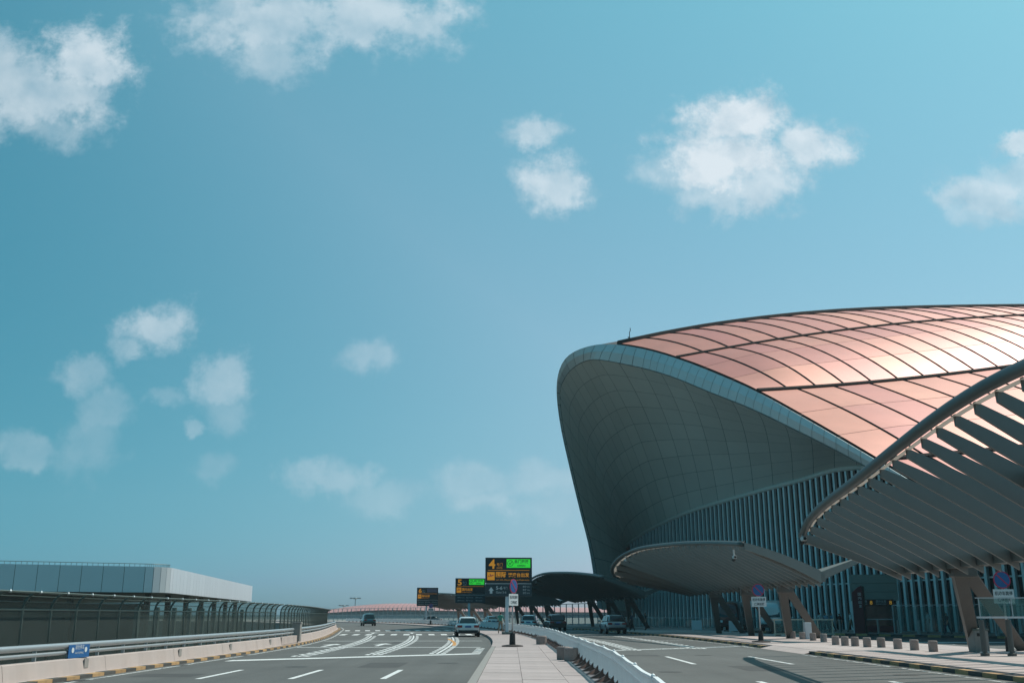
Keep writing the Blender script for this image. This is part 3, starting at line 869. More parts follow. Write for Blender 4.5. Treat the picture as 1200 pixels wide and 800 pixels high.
a, b = WP1 + WD * -3.8, WP1 + WD * 84
MB().beam((a.x, a.y, 4.68), (b.x, b.y, 4.68), .2, .14).build('transom', fin_m, term)
a, b = a - WN * .3, b - WN * .3
MB().grid([[Vector((q.x, q.y, 0)), Vector((q.x, q.y, ztop(l_) + (1.2 if l_ > -3 else 3.5)))] for l_, q in ((l_, WP1 + WD * l_ - WN * .3) for l_ in frange(-13.8, 84, 2))]).build('wall_backing', wb_dark, term)  # dark sheet added behind the glass to block light leaking past wall and soffit

# ================================================================== CANOPIES
def lerp_list(pts, q):
    x = q * (len(pts) - 1); return cr(pts, x)
def canopy(label, rim, val, n, cols, near_end=True, infill=None, tr=.14, ix=.94):
    """rim, val: world points from the near end to the far end"""
    root = thing('kerbside_canopy', label, 'canopy', (lerp_list(val, .5).x, lerp_list(val, .5).y, 3.2), group='louvred canopies along the kerb')
    q0 = frange(0, 1, 1 / n)
    def surf(q, x):
        a, b = lerp_list(val, q), lerp_list(rim, q)
        p = a.lerp(b, x); p.z += .55 * x * (1 - x)
        return p
    for i, q in enumerate(q0):
        tv = (lerp_list(val, min(1, q + .01)) - lerp_list(val, max(0, q - .01))).normalized()
        rows = []
        for x in (0, .2, .4, .6, .8, .965):
            p = surf(q, x); dep = .18 + .60 * math.sqrt(1 - x)
            rows.append([p + tv * .07, p + tv * .05 - Vector((0, 0, dep)), p - tv * .05 - Vector((0, 0, dep)), p - tv * .07, p + tv * .07])
        mb = MB().grid(rows)
        mb.quad(*rows[0][:4]); mb.quad(*rows[-1][:4])
        mb.build('louvre', canopy_m, root)
    MB().tube([lerp_list(rim, q) for q in frange(0, 1, 1 / 40)], tr, 8).build('rim_tube', canopy_rim, root, smooth=True)
    MB().tube([lerp_list(rim, q) + Vector((tr * .5, 0, tr * .85)) for q in frange(0, 1, 1 / 40)], tr * .4, 6).build('rim_gutter', canopy_rim, root, smooth=True)
    MB().grid([[surf(q, .975) - Vector((0, 0, .08)), surf(q, .945) - Vector((0, 0, .02))] for q in frange(0.02, .98, 1 / 40)]).build('light_strip', canopy_strip, root)
    vb = [lerp_list(val, q) - Vector((0, 0, .30)) for q in frange(0, 1, 1 / 16)]
    mb = MB()
    for a, b in zip(vb, vb[1:]): mb.beam(a, b, .62, .42)
    mb.build('valley_beam', canopy_m, root)
    for q in (0, 1):
        mb = MB(); e = [surf(q, x) for x in frange(0, 1, .125)]
        tv = Vector((0, 1 if q else -1, 0)) * .12
        mb.grid([[p + tv + Vector((0, 0, .08)), p + tv - Vector((0, 0, .30 + .30 * (1 - i / 8))), p + tv * 2.2 - Vector((0, 0, .30 + .30 * (1 - i / 8))), p + tv * 2.2 + Vector((0, 0, .08)), p + tv + Vector((0, 0, .08))] for i, p in enumerate(e)])
        mb.build('end_fascia', canopy_m, root)
    if near_end:
        a, b = lerp_list(val, 0), lerp_list(val, .12)
        w = a + Vector((3.3, 1.6, 1.05)); lo = Vector((0, 0, -.5))
        mb = MB(); mb.quad(a, w, b); mb.quad(a + lo, b + lo, w + Vector((0, 0, -.25))); mb.quad(a, w, w + Vector((0, 0, -.25)), a + lo); mb.quad(w, b, b + lo, w + Vector((0, 0, -.25)))
        mb.build('wing_panel', canopy_m, root)
    if infill:
        MB().grid([[surf(q, x) + Vector((0, 0, .06)) for x in frange(0, ix, .1)] for q in frange(infill[0], infill[1], .03)]).build('roof_infill', canopy_m, root)
    for (apex, b1, b2) in cols:
        for (top, bs) in ((apex + Vector((-.12, 0, 0)), b1), (apex + Vector((.25, .1, 0)), b2)):
            MB().beam(bs, top, .30, .42, .40, .54, up=(1, 0, .2)).build('column_leg', col_m, root, bevel=.03)
        MB().box((apex.x + .05, apex.y, apex.z + .02), (.95, .5, .5)).build('column_head', col_m, root, bevel=.05)
    return root
# nearest canopy, right edge of the picture
rim1 = [Vector((9.9, 1, 5.6)), Vector((10.2, 8, 6.2)), at(1265, 402, 17.6), at(1200, 430, 20.5), at(1150, 455, 22.7), at(1100, 487, 25.5), at(1050, 525, 29), at(1000, 565, 33.5), at(966, 591, 37.8), at(947, 611, 40.6), at(940, 627, 42)]
def resample(pts, n=24):
    dense = [cr(pts, i * (len(pts) - 1) / 400) for i in range(401)]
    L_ = [0]
    for a, b in zip(dense, dense[1:]): L_.append(L_[-1] + (b - a).length)
    out = []
    for k in range(n + 1):
        t = L_[-1] * k / n; i = next(j for j in range(401) if L_[j] >= t - 1e-9); out.append(dense[i])
    return out
val1 = [Vector((17.3, y, 3.85)) for y in frange(3, 45.4, 4)]
base = gp(1143, 762.5, .15); ap = at(1127, 669, 38.9)
cols1 = [(ap, base, gp(1199, 761.5, .15))]
for dy in (-13, -26): cols1.append((ap + Vector((0, dy, 0)), base + Vector((0, dy, 0)), gp(1199, 761.5, .15) + Vector((0, dy, 0))))
canopy('big near louvred canopy with dark curved rim filling the right edge', resample(rim1), val1, 32, cols1, False, infill=(0.0, .60), tr=.165, ix=.5)  # inner-half infill lies out of view, added for its solid shadow on the pavement
RT = [(55, 12.6, 5.3), (62, 12.05, 5.85), (70, 11.4, 6.3), (78, 10.65, 6.5), (82, 10.0, 6.1), (84.3, 9.7, 5.35), (85.6, 10.2, 4.75), (86.4, 11.4, 4.4)]
def canopy_set(label, ds, n, inf=(0, 1), z3=3.9, zs=1.):
    rim = resample([P(s + ds, d, z * zs) for s, d, z in RT]); val = [P(57 + 31 * k / 12 + ds, 17.3, z3) for k in range(13)]
    cols = []
    for s in (64, 72.5, 81):
        s += ds; h = hdg(s)
        def q(s_, d_, z): return P(s_, d_, z)
        cols.append((q(s, 17.35, z3 - .75), q(s + 2.2, 18.2, .15), q(s + 2.2, 20.2, .15)))
    return canopy(label, rim, val, n, cols, infill=inf)
canopy_set('rounded louvred canopy with pale rim under the terminal hood', 0, 27, (.86, 1))
canopy_set('third louvred canopy, dark, just left of the terminal foot', 47.5, 20, (0, 1))
canopy_set('fourth louvred canopy, partly hidden behind the gate 4 sign', 87, 18, (.5, 1), 3.5, .9)
canopy_set('farthest louvred canopy, between the gate 5 and gate 6 signs', 123, 16, (.5, 1), 3.3, .86)

# ================================================================== GATE SIGNS
def plane_icon(par, x, z, w, m, y):
    mb = MB()
    pts = [(-.42, -.10), (.15, -.02), (.42, .12), (.44, .22), (.30, .20), (.08, .10), (-.12, .36), (-.22, .34), (-.08, .04), (-.30, -.02), (-.38, .10), (-.46, .08), (-.44, -.06)]
    mb.quad(*[(x + w * (.5 + a * .9), y, z + w * (.42 + b * .9)) for a, b in pts])
    return mb.build('plane_icon', m, par, False, recalc=False)
def gate_sign(u, t, num, line2, is_open, label, full=True, wid=3.66):
    g_ = gp(u, 743); r = ray(u, 743); X, Y = r.x * t, r.y * t
    h = hdg(Y)
    o = thing('gate_sign', label, 'sign', (X, Y, .15), h * .6, 'overhead gate number signs on the median')
    W = wid; H = 2.95; z0 = 2.85
    pole = MB().box((-.12, .12, z0 / 2), (.26, .26, z0)).build('pole', pole_m, o, False, bevel=.02)
    MB().box((-.12, .12, .09), (.8, .8, .18)).build('base', dsteel, o, False, bevel=.03)
    for x in (-.5, .5):
        MB().box((x, .13, z0 + H / 2), (.1, .06, H - .2)).build('back_bar', dsteel, o, False)
    fr = MB().box((0, 0, z0 + .46), (W, .16, .92)).build('lower_board', sign_dark2, o, False, bevel=.01)
    ub = MB().box((0, 0, z0 + 1.0 + (H - 1.0) / 2), (W, .18, H - 1.0)).build('upper_board', sign_dark, o, False, bevel=.01)
    MB().box((0, .02, z0 + .96), (W - .1, .08, .07)).build('light_gap', sign_wh, o, False)
    y = -.095; x0 = -W / 2
    zt = z0 + H
    text(num, .72, x0 + .27, zt - .86, sign_or, ub, y, .50, bold=.03)
    text('号门', .24, x0 + .88, zt - .66, sign_or if full else sign_wh, ub, y, .46)
    text('GATE', .13, x0 + .89, zt - .86, sign_or if full else sign_wh, ub, y, .44)
    if is_open:
        MB().box((W / 2 - 1.06, y, zt - .45), (1.86, .02, .66)).build('green_screen', sign_gr, ub, False)
        mb = MB(); cx, cz = W / 2 - 1.70, zt - .44
        for k in range(20):
            a0, a1 = 2 * math.pi * k / 20, 2 * math.pi * (k + 1) / 20
            mb.quad(*[(cx + r_ * math.cos(a), y - .014, cz + r_ * math.sin(a)) for r_, a in ((.24, a0), (.24, a1), (.20, a1), (.20, a0))])
        mb.quad((cx - .12, y - .014, cz + .02), (cx - .03, y - .014, cz - .13), (cx - .02, y - .014, cz - .04), (cx - .08, y - .014, cz + .06))
        mb.quad((cx - .03, y - .014, cz - .13), (cx + .14, y - .014, cz + .11), (cx + .09, y - .014, cz + .13), (cx - .02, y - .014, cz - .04))
        mb.build('tick_icon', ink, ub, False, recalc=False)
        text('此门开放', .28, W / 2 - 1.38, zt - .44, ink, ub, y - .014, 1.12, bold=.02)
        text('OPEN', .15, W / 2 - 1.15, zt - .70, ink, ub, y - .014, .62, bold=.02)
    else:
        MB().box((W / 2 - 1.0, y, zt - .45), (1.7, .02, .6)).build('dim_screen', sign_dim, ub, False)
    MB().box((0, y, zt - .98), (W - .4, .012, .03)).build('divider', sign_or, ub, False)
    MB().box((x0 + .44, y, zt - 1.42), (.58, .02, .62)).build('plane_square', sign_or, ub, False)
    plane_icon(ub, x0 + .16, zt - 1.66, .56, sign_red, y - .014)
    if full:
        text('国际', .42, x0 + .82, zt - 1.52, sign_or, ub, y, .82, bold=.03)
        text('港澳台出发', .34, x0 + 1.78, zt - 1.50, sign_or, ub, y, 1.66, bold=.02)
        text("Int'l, HK, Macao & Taiwan Departures", .12, x0 + .84, zt - 1.78, sign_or, ub, y, 2.6)
        text('⬆', .50, x0 + .26, z0 + .20, sign_wh, fr, -.085, .40)
        text('5-6', .26, x0 + .84, z0 + .50, sign_wh, fr, -.085, .50, bold=.02)
        text('号门', .2, x0 + 1.42, z0 + .52, sign_wh, fr, -.085, .3)
        text('Gate 5-6', .16, x0 + .84, z0 + .22, sign_wh, fr, -.085, .8)
        cols = ((W / 2 - 1.5, .3), (W / 2 - .72, .52))
        rows = (.66, .42, .18)
    else:
        text(line2, .36, x0 + .82, zt - 1.52, sign_or, ub, y, 1.3, bold=.02)
        text('Departures', .12, x0 + .84, zt - 1.74, sign_or, ub, y, 1.1)
        cols = ((x0 + .3, .8), (x0 + 1.35, .8), (x0 + 2.5, .8)); rows = (.58, .22)
    for x, w in cols:
        for z in rows:
            text('航空', .15, x, z0 + z, sign_wh, fr, -.085, .26)
            text('Airline', .09, x + .32, z0 + z + .02, sign_wh, fr, -.085, w - .3)
    return o
gate_sign(596, 77, '4', '', True, 'large dark gate 4 sign with green OPEN panel, nearest on the median')
gate_sign(550.5, 121, '5', '国内出发', True, 'dark gate 5 sign with green panel behind the white sedan', False)
gate_sign(500, 163, '6', '国内出发', False, 'farthest dark gate 6 sign with an unlit screen', False, 3.5)

# ================================================================== NO-PARKING SIGNS
def no_parking(loc, label, dy=0., turn=0.):
    o = thing('no_parking_sign', label, 'sign', loc, turn, 'no parking signs on weighted feet')
    MB().tube([(0, 0, 0), (0, 0, .05), (0, 0, .09)], [.52, .50, .18], 20).build('foot_plate', rubber, o, False)
    MB().tube([(0, 0, .08), (0, 0, .62)], [.15, .13], 12).build('sleeve', black_m, o, False)
    MB().tube([(0, 0, .6), (0, 0, 2.95)], .042, 8).build('pole', steel, o, False, smooth=True)
    disc = MB().tube([(0, -.05, 2.78), (0, -.075, 2.78)], .34, 28).build('disc', sign_red, o, False)
    MB().tube([(0, -.076, 2.78), (0, -.082, 2.78)], .295, 28).build('blue_face', sign_blue, disc, False)
    M = Matrix.Rotation(R(45), 3, 'Y')
    MB().box((0, -.086, 2.78), (.60, .008, .05), M=M).build('red_bar', sign_red, disc, False)
    pl = MB().box((0, -.06, 2.15), (.82, .02, .54)).build('plate', sign_wh, o, False)
    text('机动车禁停', .17, -.35, 2.18, ink, pl, -.073, .70, bold=.02)
    text('违停拍照', .15, -.27, 1.95, ink, pl, -.073, .56, bold=.02)
    return o
no_parking(gp(600.5, 757, .152), 'no parking sign on a black foot before the gate 4 sign, on the median', 0, R(58))
no_parking(gp(892, 752, .152), 'no parking sign beside the dropped kerb, in front of the rounded canopy')
o = no_parking(gp(1186, 757, .152), 'no parking sign at the right edge, behind the near canopy column')
o.location = Vector(at(1184, 765, 38.6).xy.to_3d()) + Vector((0, 0, .152))
p6 = P(158, 1.0, .15); no_parking(p6, 'small distant no parking sign standing by the gate 6 sign', 0, hdg(158))

# ================================================================== WHITE MEDIAN FENCE
wf = thing('median_fence', 'long white picket traffic fence along the right of the median walkway', 'fence', P(7, 1.5, .15))
def panel_mesh(L_, n, dip):
    mb = MB(); top = lambda y: 1.02 + dip * math.cos(2 * math.pi * y / L_)
    ys = [L_ * k / 10 for k in range(11)]
    for a, b in zip(ys, ys[1:]): mb.beam((0, a, top(a)), (0, b, top(b)), .06, .05)
    for z in (.22, .80): mb.beam((0, .03, z), (0, L_ - .03, z), .04, .045)
    for k in range(n):
        y = L_ * (k + .5) / n; mb.box((0, y, (.16 + top(y)) / 2), (.035, .055, top(y) - .16))
    
    for v in mb.v: v.z *= .68
    return mb.mesh('fence_panel', wfence)
near_p = panel_mesh(2.96, 22, .010); far_p = panel_mesh(2.96, 14, .010)
post_me = MB().box((0, 0, .35), (.05, .05, .70)).mesh('fence_post', wfence)
ball_me = MB().tube([(0, 0, .70), (0, 0, .715), (0, 0, .735), (0, 0, .75)], [.015, .03, .026, .008], 8).mesh('post_knob', wfence)
foot_me = MB()
foot_me.quad((-.34, -.16, 0), (.16, -.16, 0), (.16, .16, 0), (-.34, .16, 0)); foot_me.quad((-.34, -.16, 0), (-.34, .16, 0), (-.10, .07, .13), (-.10, -.07, .13))
foot_me.quad((-.10, -.07, .13), (-.10, .07, .13), (.04, .05, .30), (.04, -.05, .30)); foot_me.quad((.04, -.05, .30), (.04, .05, .30), (.16, .16, 0), (.16, -.16, 0))
foot_me.quad((-.34, -.16, 0), (-.10, -.07, .13), (.04, -.05, .30), (.16, -.16, 0)); foot_me.quad((-.34, .16, 0), (.16, .16, 0), (.04, .05, .30), (-.10, .07, .13))
foot_me = foot_me.mesh('fence_foot', brownfoot)
def fdist(s): return 2.2 - .045 * max(0, 23 - s) if s < 40 else 2.2 - .35 * math.sin((s - 40) / 45) ** 2
s = 7.0; i = 0
while s < 235:
    p = P(s, fdist(s), .15) - wf.location; e = P(s + 3, fdist(s + 3), .15) - wf.location
    a_ = math.atan2(-(e.x - p.x), e.y - p.y)
    jit = random.uniform(-.008, .008)
    inst(near_p if s < 70 else far_p, 'fence_panel', wf, p, a_ + jit)
    po = inst(post_me, 'fence_post', wf, p, a_); inst(ball_me, 'post_knob', po)
    inst(foot_me, 'fence_foot', wf, p, a_)
    if s < 70: inst(foot_me, 'fence_foot', wf, (p + e) / 2, a_)
    s += 3.0; i += 1

# ================================================================== STONE BOLLARDS
def bollard(u, v, label, h=.43, r=.185, grp='short granite bollards on the island pavement', X=None):
    p = gp(u, v, .15)
    mb = MB(); prof = [(.97, 0), (1, .03), (1, h - .04), (.95, h - .01), (.86, h)]
    n = 18; rows = [[(r * k * math.cos(2 * math.pi * j / n), r * k * math.sin(2 * math.pi * j / n), z) for j in range(n + 1)] for k, z in prof]
    mb.grid(rows); mb.quad(*[(r * .86 * math.cos(2 * math.pi * j / n), r * .86 * math.sin(2 * math.pi * j / n), h) for j in range(n)])
    o = mb.build('stone_bollard', cyl_stone, smooth=False); o.location = p; o.rotation_euler = (0, 0, random.uniform(0, 6))
    return tag(o, label, 'bollard', grp)
BO = [(929, 747.5), (940.5, 748.5), (953, 750), (965.5, 751.5), (979.5, 755), (990.5, 756), (1002.3, 756.6), (1016.5, 757.6), (1033, 758), (1052.5, 759.8), (1072, 761.2), (1094, 763)]
ords = ['farthest', 'second farthest', 'third farthest', 'fourth farthest', 'fifth farthest', 'sixth farthest', 'sixth nearest', 'fifth nearest', 'fourth nearest', 'third nearest', 'second nearest', 'nearest']
for (u, v), w in zip(BO, ords): bollard(u, v, w + ' short granite bollard of the row beside the near column')
bollard(660.5, 772.5, 'left of two short grey stone bollards touching each other by the white fence', .42, .23, 'stone bollards on the median walkway')
bollard(669.5, 774, 'right of two short grey stone bollards touching each other by the white fence', .42, .23, 'stone bollards on the median walkway')
bollard(634.5, 754.5, 'single short grey stone bollard farther along the white fence', .42, .27, 'stone bollards on the median walkway')

# ================================================================== VEHICLES
tyre_m = mat('tyre', (.018, .018, .019), .85)
rim_mm = mat('wheel_rim', (.35, .36, .37), .35, metal=.8)
cglass = mat('car_glass', (.012, .028, .032), .06, spec=.6)
lamp_r = mat('tail_lamp', (.28, .02, .02), .25)
lamp_w = mat('head_lamp', (.75, .78, .78), .2)
plate_m = mat('number_plate', (.05, .12, .30), .5)
trim_m = mat('black_trim', (.02, .02, .021), .6)
def car_paint(n, c): return mat('car_paint_' + n, c, .28, metal=.25, coat=.8)
def loft(stations, name, m, par, closed=True):
    """stations: (y, [(x,z) half section from bottom centre to top centre])"""
    rows = []
    for y, half in stations:
        full = [(x, y, z) for x, z in half] + [(-x, y, z) for x, z in half[::-1]]
        rows.append(full + [full[0]])
    mb = MB().grid(rows)
    mb.quad(*rows[0][:-1]); mb.quad(*rows[-1][:-1][::-1])
    o = mb.build(name, m, par, False, smooth=True)
    mod = o.modifiers.new('sub', 'SUBSURF'); mod.levels = 1; mod.render_levels = 1
    return o
def car(label, loc, rz, paint, kind='sedan', L_=4.7, W=1.82, H=1.46, cat='car', facing=1):
    o = thing('parked_car' if facing else 'car', label, cat, loc, rz, 'cars on the terminal roads')
    hw = W / 2; suv = kind != 'sedan'
    belt = .92 if not suv else 1.02; cl = .22 if not suv else .28
    hood = .80 if not suv else .98
    deck = .98 if not suv else 1.04
    def half(w, zb, zt_, crown): return [(w * .55, zb), (w * .93, zb + .03), (w, zb + .22), (w, zt_ * .62), (w * .985, zt_ - .10), (w * .90, zt_), (w * .5, zt_ + crown), (0.02, zt_ + crown)]
    f = L_ / 2
    st = [(-f, half(hw * .80, cl + .18, deck - .16, .02)), (-f + .08, half(hw * .92, cl + .05, deck - .05, .02)), (-f + .45, half(hw * .985, cl, deck, .02)), (-f * .35, half(hw, cl, belt, .02)),
          (f * .3, half(hw, cl, belt, .02)), (f * .45, half(hw * .99, cl, belt - .02, .02)), (f - .7, half(hw * .96, cl, hood, .04)), (f - .18, half(hw * .88, cl + .05, hood - .12, .03)), (f, half(hw * .72, cl + .14, hood - .30, .02))]
    body = loft(st, 'body', paint, o)
    # cabin
    rb = -f + (.55 if not suv else .12); rt = -f + (1.25 if not suv else .45); ft = f * .05 if not suv else f * .1; fb = f * .46 if not suv else f * .5
    wb_, wt = hw * .90, hw * .66
    if suv: wt = hw * .74
    def chalf(wb2, z0, z1, wt2): return [(0.02, z0), (wb2, z0), (wb2 + (wt2 - wb2) * .5, z0 + (z1 - z0) * .5), (wt2, z1 - .07), (wt2 * .86, z1), (.02, z1 + .015)]
    z0 = belt - .06
    cst = [(rb, chalf(wb_ * .9, z0, z0 + .06, wb_ * .88)), (rt, chalf(wb_, z0, H - .02, wt)), ((rt + ft) / 2, chalf(wb_, z0, H, wt * 1.02)), (ft, chalf(wb_, z0, H - .02, wt)), (fb, chalf(wb_ * .92, z0, z0 + .05, wb_ * .9))]
    cab = loft(cst, 'cabin', paint, o)
    e = .03
    def q(name, pts, m, par): return MB().quad(*pts).build(name, m, par, False, recalc=False)
    zr = H - .10; zl = belt + .05
    # rear and front screens, side windows, a hand's breadth proud of the cabin so they read as panes
    yr = lambda z: rb + (rt - rb) * (z - z0) / (H - z0) - .055
    yf = lambda z: fb + (ft - fb) * (z - z0) / (H - z0) + .055
    q('rear_window', [(-wb_ * .80, yr(zl), zl), (wb_ * .80, yr(zl), zl), (wt * .86, yr(zr), zr), (-wt * .86, yr(zr), zr)], cglass, cab)
    q('windscreen', [(wb_ * .84, yf(zl), zl), (-wb_ * .84, yf(zl), zl), (-wt * .88, yf(zr), zr), (wt * .88, yf(zr), zr)], cglass, cab)
    for sg in (-1, 1):
        xs = lambda z: sg * (wb_ + (wt - wb_) * (z - z0) / (H - z0) + .035)
        ym = (rt + ft) / 2
        for (a, b, c, d_) in ((rb + .32, ym - .05, ym - .05, rt + .10), (ym + .05, fb - .38, ft - .05, ym + .05)):
            pts = [(xs(zl), a, zl), (xs(zl), b, zl), (xs(zr), c, zr), (xs(zr), d_, zr)]
            q('side_window', pts if sg > 0 else pts[::-1], cglass, cab)
        q('tail_light', [], lamp_r, o) if False else None
        MB().box((sg * hw * .70, -f + .035, belt - .16), (hw * .42, .12, .17)).build('tail_light', lamp_r, o, False, bevel=.02)
        MB().box((sg * hw * .66, f - .13, hood - .24), (hw * .38, .2, .14)).build('headlight', lamp_w, o, False, bevel=.02)
        MB().box((sg * (hw + .09), f * .40, belt + .05), (.20, .10, .14)).build('wing_mirror', paint, o, False, bevel=.03)
        for y in (-f + .85, f - .88):
            r_ = .33 if not suv else .37
            w = MB().tube([(sg * (hw - .22), y, r_), (sg * (hw - .19), y, r_), (sg * (hw - .02), y, r_), (sg * (hw + .01), y, r_)], [r_ * .9, r_, r_, r_ * .9], 20).build('wheel', tyre_m, o, False)
            MB().tube([(sg * (hw + .008), y, r_), (sg * (hw + .016), y, r_)], r_ * .62, 16).build('rim', rim_mm, w, False)
            MB().tube([(sg * (hw - .035), y, r_ + .02), (sg * (hw + .004), y, r_ + .02)], r_ * 1.15, 20).build('wheel_arch', trim_m, o, False)
    MB().box((0, -f + .04, cl + .16), (hw * 1.6, .12, .20)).build('rear_bumper', trim_m, o, False, bevel=.02)
    MB().box((0, -f + .01, belt - .18), (.46, .05, .14)).build('number_plate', plate_m, o, False)
    MB().box((0, f - .03, cl + .22), (hw * 1.2, .1, .18)).build('front_grille', trim_m, o, False, bevel=.02)
    return o
pw = car_paint('white', (.66, .70, .71)); ps = car_paint('silver', (.33, .38, .40)); pt = car_paint('teal', (.04, .15, .16)); pk = car_paint('black', (.015, .017, .018)); pg = car_paint('grey', (.18, .22, .23))
def on_px(u, t): r = ray(u, 740); return Vector((r.x * t, r.y * t, .004))
p = on_px(547, 77.5); car('white sedan seen from behind beside the median kerb', p, hdg(p.y) + R(1), pw)
p = on_px(431, 150); car('dark teal van-like car far off in the left carriageway', p, hdg(160), pt, 'suv', 4.6, 1.9, 1.8)
p = P(91, 10.9, .004); car('silver hatchback stopped at the kerb before the rounded canopy', p, hdg(91), ps, 'suv', 4.4, 1.8, 1.62)
p = P(113, 6.6, .004); car('white car beyond the white fence, next to a black car', p, hdg(113) + R(-14), pw, 'suv', 4.6, 1.8, 1.6)
p = P(108, 8.4, .004); car('black car beyond the white fence under the third canopy', p, hdg(108), pk, 'suv', 4.7, 1.86, 1.68)
p = P(192, 8.0, .004); car('small far-off grey car behind the gate 6 sign', p, hdg(192) + R(70), pg)
p = P(150, 8.5, .004); car('pale far car under the fourth canopy behind the gate 4 pole', p, hdg(150), pw)
# minibus at the terminal kerb
def minibus(label, loc, rz, paint):
    o = thing('minibus', label, 'minibus', loc, rz)
    W, L_, H = 2.05, 6.2, 2.75; hw, f = W / 2, L_ / 2
    def half(w, z0, z1): return [(w * .6, z0), (w * .96, z0 + .04), (w, z0 + .35), (w, 1.2), (w * .96, z1 - .45), (w * .86, z1 - .10), (w * .6, z1), (.02, z1 + .02)]
    loft([(-f, half(hw * .86, .45, H - .55)), (-f + .1, half(hw * .95, .36, H - .28)), (-f + .6, half(hw, .32, H - .04)), (0, half(hw, .32, H)), (f - .5, half(hw, .32, H)), (f, half(hw * .96, .36, H - .1))], 'body', paint, o)
    MB().quad((hw * .84, -f - .02, 1.25), (-hw * .84, -f - .02, 1.25), (-hw * .72, -f + .12, H - .55), (hw * .72, -f + .12, H - .55)).build('windscreen', cglass, o, False)
    for sg in (-1, 1):
        for k in range(4):
            y = -f + .9 + k * 1.28
            MB().quad((sg * (hw + .012), y, 1.3), (sg * (hw + .012), y + 1.1, 1.3), (sg * (hw * .965 + .012), y + 1.1, 2.2), (sg * (hw * .965 + .012), y, 2.2)).build('side_window', cglass, o, False)
        MB().box((sg * hw * .72, -f + .04, .85), (.34, .12, .22)).build('headlight', lamp_w, o, False, bevel=.03)
        for y in (-f + 1.0, f - 1.3):
            w = MB().tube([(sg * (hw - .25), y, .36), (sg * (hw - .01), y, .36)], .36, 18).build('wheel', tyre_m, o, False)
            MB().tube([(sg * hw, y, .36), (sg * (hw + .01), y, .36)], .21, 14).build('rim', rim_mm, w, False)
    MB().box((0, -f + .02, .55), (hw * 1.7, .16, .24)).build('bumper', trim_m, o, False, bevel=.03)
    return o
p = on_px(860, 98); minibus('dark maroon minibus left of the white minibus', Vector((p.x, p.y, .15)), R(-20), car_paint('maroon', (.07, .02, .022)))
p = on_px(911, 91); minibus('white minibus behind the rounded canopy\'s near column', Vector((p.x, p.y, .15)), R(-24), pw)

# ================================================================== PEOPLE
skin_m = mat('skin', (.42, .25, .18), .6); hair_m = mat('hair', (.012, .010, .010), .7); shoe_m = mat('shoe', (.03, .03, .03), .6)
def cloth(n, c): return mat('cloth_' + n, c, .85, noise=.12, nscale=6)
def person(label, loc, rz, shirt, trouser, h=1.72, pose='stand', sleeve=.55):
    J = {}; E = []
    def j(n, p, r_, par=None):
        J[n] = (len(J), Vector(p), r_)
        if par: E.append((J[par][0], len(J) - 1))
    st = .0 if pose == 'stand' else .16
    j('pelvis', (0, 0, .98), .135); j('waist', (0, .0, 1.12), .125, 'pelvis'); j('chest', (0, -.01, 1.32), .155, 'waist'); j('neckb', (0, 0, 1.47), .07, 'chest'); j('neck', (0, .01, 1.53), .055, 'neckb')
    j('head', (0, .02, 1.62), .092, 'neck'); j('crown', (0, .01, 1.70), .08, 'head')
    for sg, n in ((-1, 'l'), (1, 'r')):
        a = sg * st
        j('hip' + n, (sg * .09, 0, .92), .105, 'pelvis'); j('knee' + n, (sg * .10, a * .8 + (.03 if st else 0), .50), .066, 'hip' + n); j('ank' + n, (sg * .10, a * 1.3 - (.1 if (st and sg < 0) else 0), .09), .045, 'knee' + n)
        j('toe' + n, (sg * .11, a * 1.3 + .15 - (.1 if (st and sg < 0) else 0), .045), .042, 'ank' + n)
        j('sho' + n, (sg * .185, -.01, 1.41), .07, 'chest')
        if pose == 'push':
            j('elb' + n, (sg * .24, .10, 1.18), .048, 'sho' + n); j('wri' + n, (sg * .20, .36, 1.05), .034, 'elb' + n); j('hand' + n, (sg * .19, .45, 1.03), .036, 'wri' + n)
        elif pose == 'phone' and sg > 0:
            j('elb' + n, (sg * .25, .02, 1.15), .048, 'sho' + n); j('wri' + n, (sg * .14, .22, 1.26), .034, 'elb' + n); j('hand' + n, (sg * .09, .27, 1.33), .036, 'wri' + n)
        else:
            j('elb' + n, (sg * .245, -a * .5, 1.14), .048, 'sho' + n); j('wri' + n, (sg * .25, .06 - a * .7, .90), .034, 'elb' + n); j('hand' + n, (sg * .245, .09 - a * .7, .80), .038, 'wri' + n)
    me = bpy.data.meshes.new('body'); me.from_pydata([tuple(v[1]) for v in J.values()], E, [])
    ob = bpy.data.objects.new('body', me); COL.objects.link(ob)
    sk = ob.modifiers.new('skin', 'SKIN'); ob.modifiers.new('sub', 'SUBSURF').levels = 1
    for d_, v in zip(me.skin_vertices[0].data, J.values()):
        d_.radius = (v[2], v[2] * (.72 if v[0] in (1, 2) else 1))
    me.skin_vertices[0].data[0].use_root = True
    bpy.context.view_layer.update()
    m2 = bpy.data.meshes.new_from_object(ob.evaluated_get(bpy.context.evaluated_depsgraph_get()))
    bpy.data.objects.remove(ob)
    m2.materials.clear()
    for m in (skin_m, shirt, trouser, shoe_m, hair_m): m2.materials.append(m)
    k = h / 1.78
    for p in m2.polygons:
        c = p.center; p.use_smooth = True
        if c.z > 1.66 or (c.z > 1.57 and c.y < 0.0): i = 4
        elif c.z > 1.49: i = 0
        elif c.z < .10: i = 3
        elif c.z < 1.02 and abs(c.x) < .205: i = 2
        elif abs(c.x) > .205 and c.z < 1.41 - sleeve * .5 or c.y > .24: i = 0
        else: i = 1
        p.material_index = i
    for v in m2.vertices: v.co *= k
    o = bpy.data.objects.new('person', m2); COL.objects.link(o); o.location = loc; o.rotation_euler = (0, 0, rz)
    tag(o, label, 'person', 'people outside the terminal')
    return o
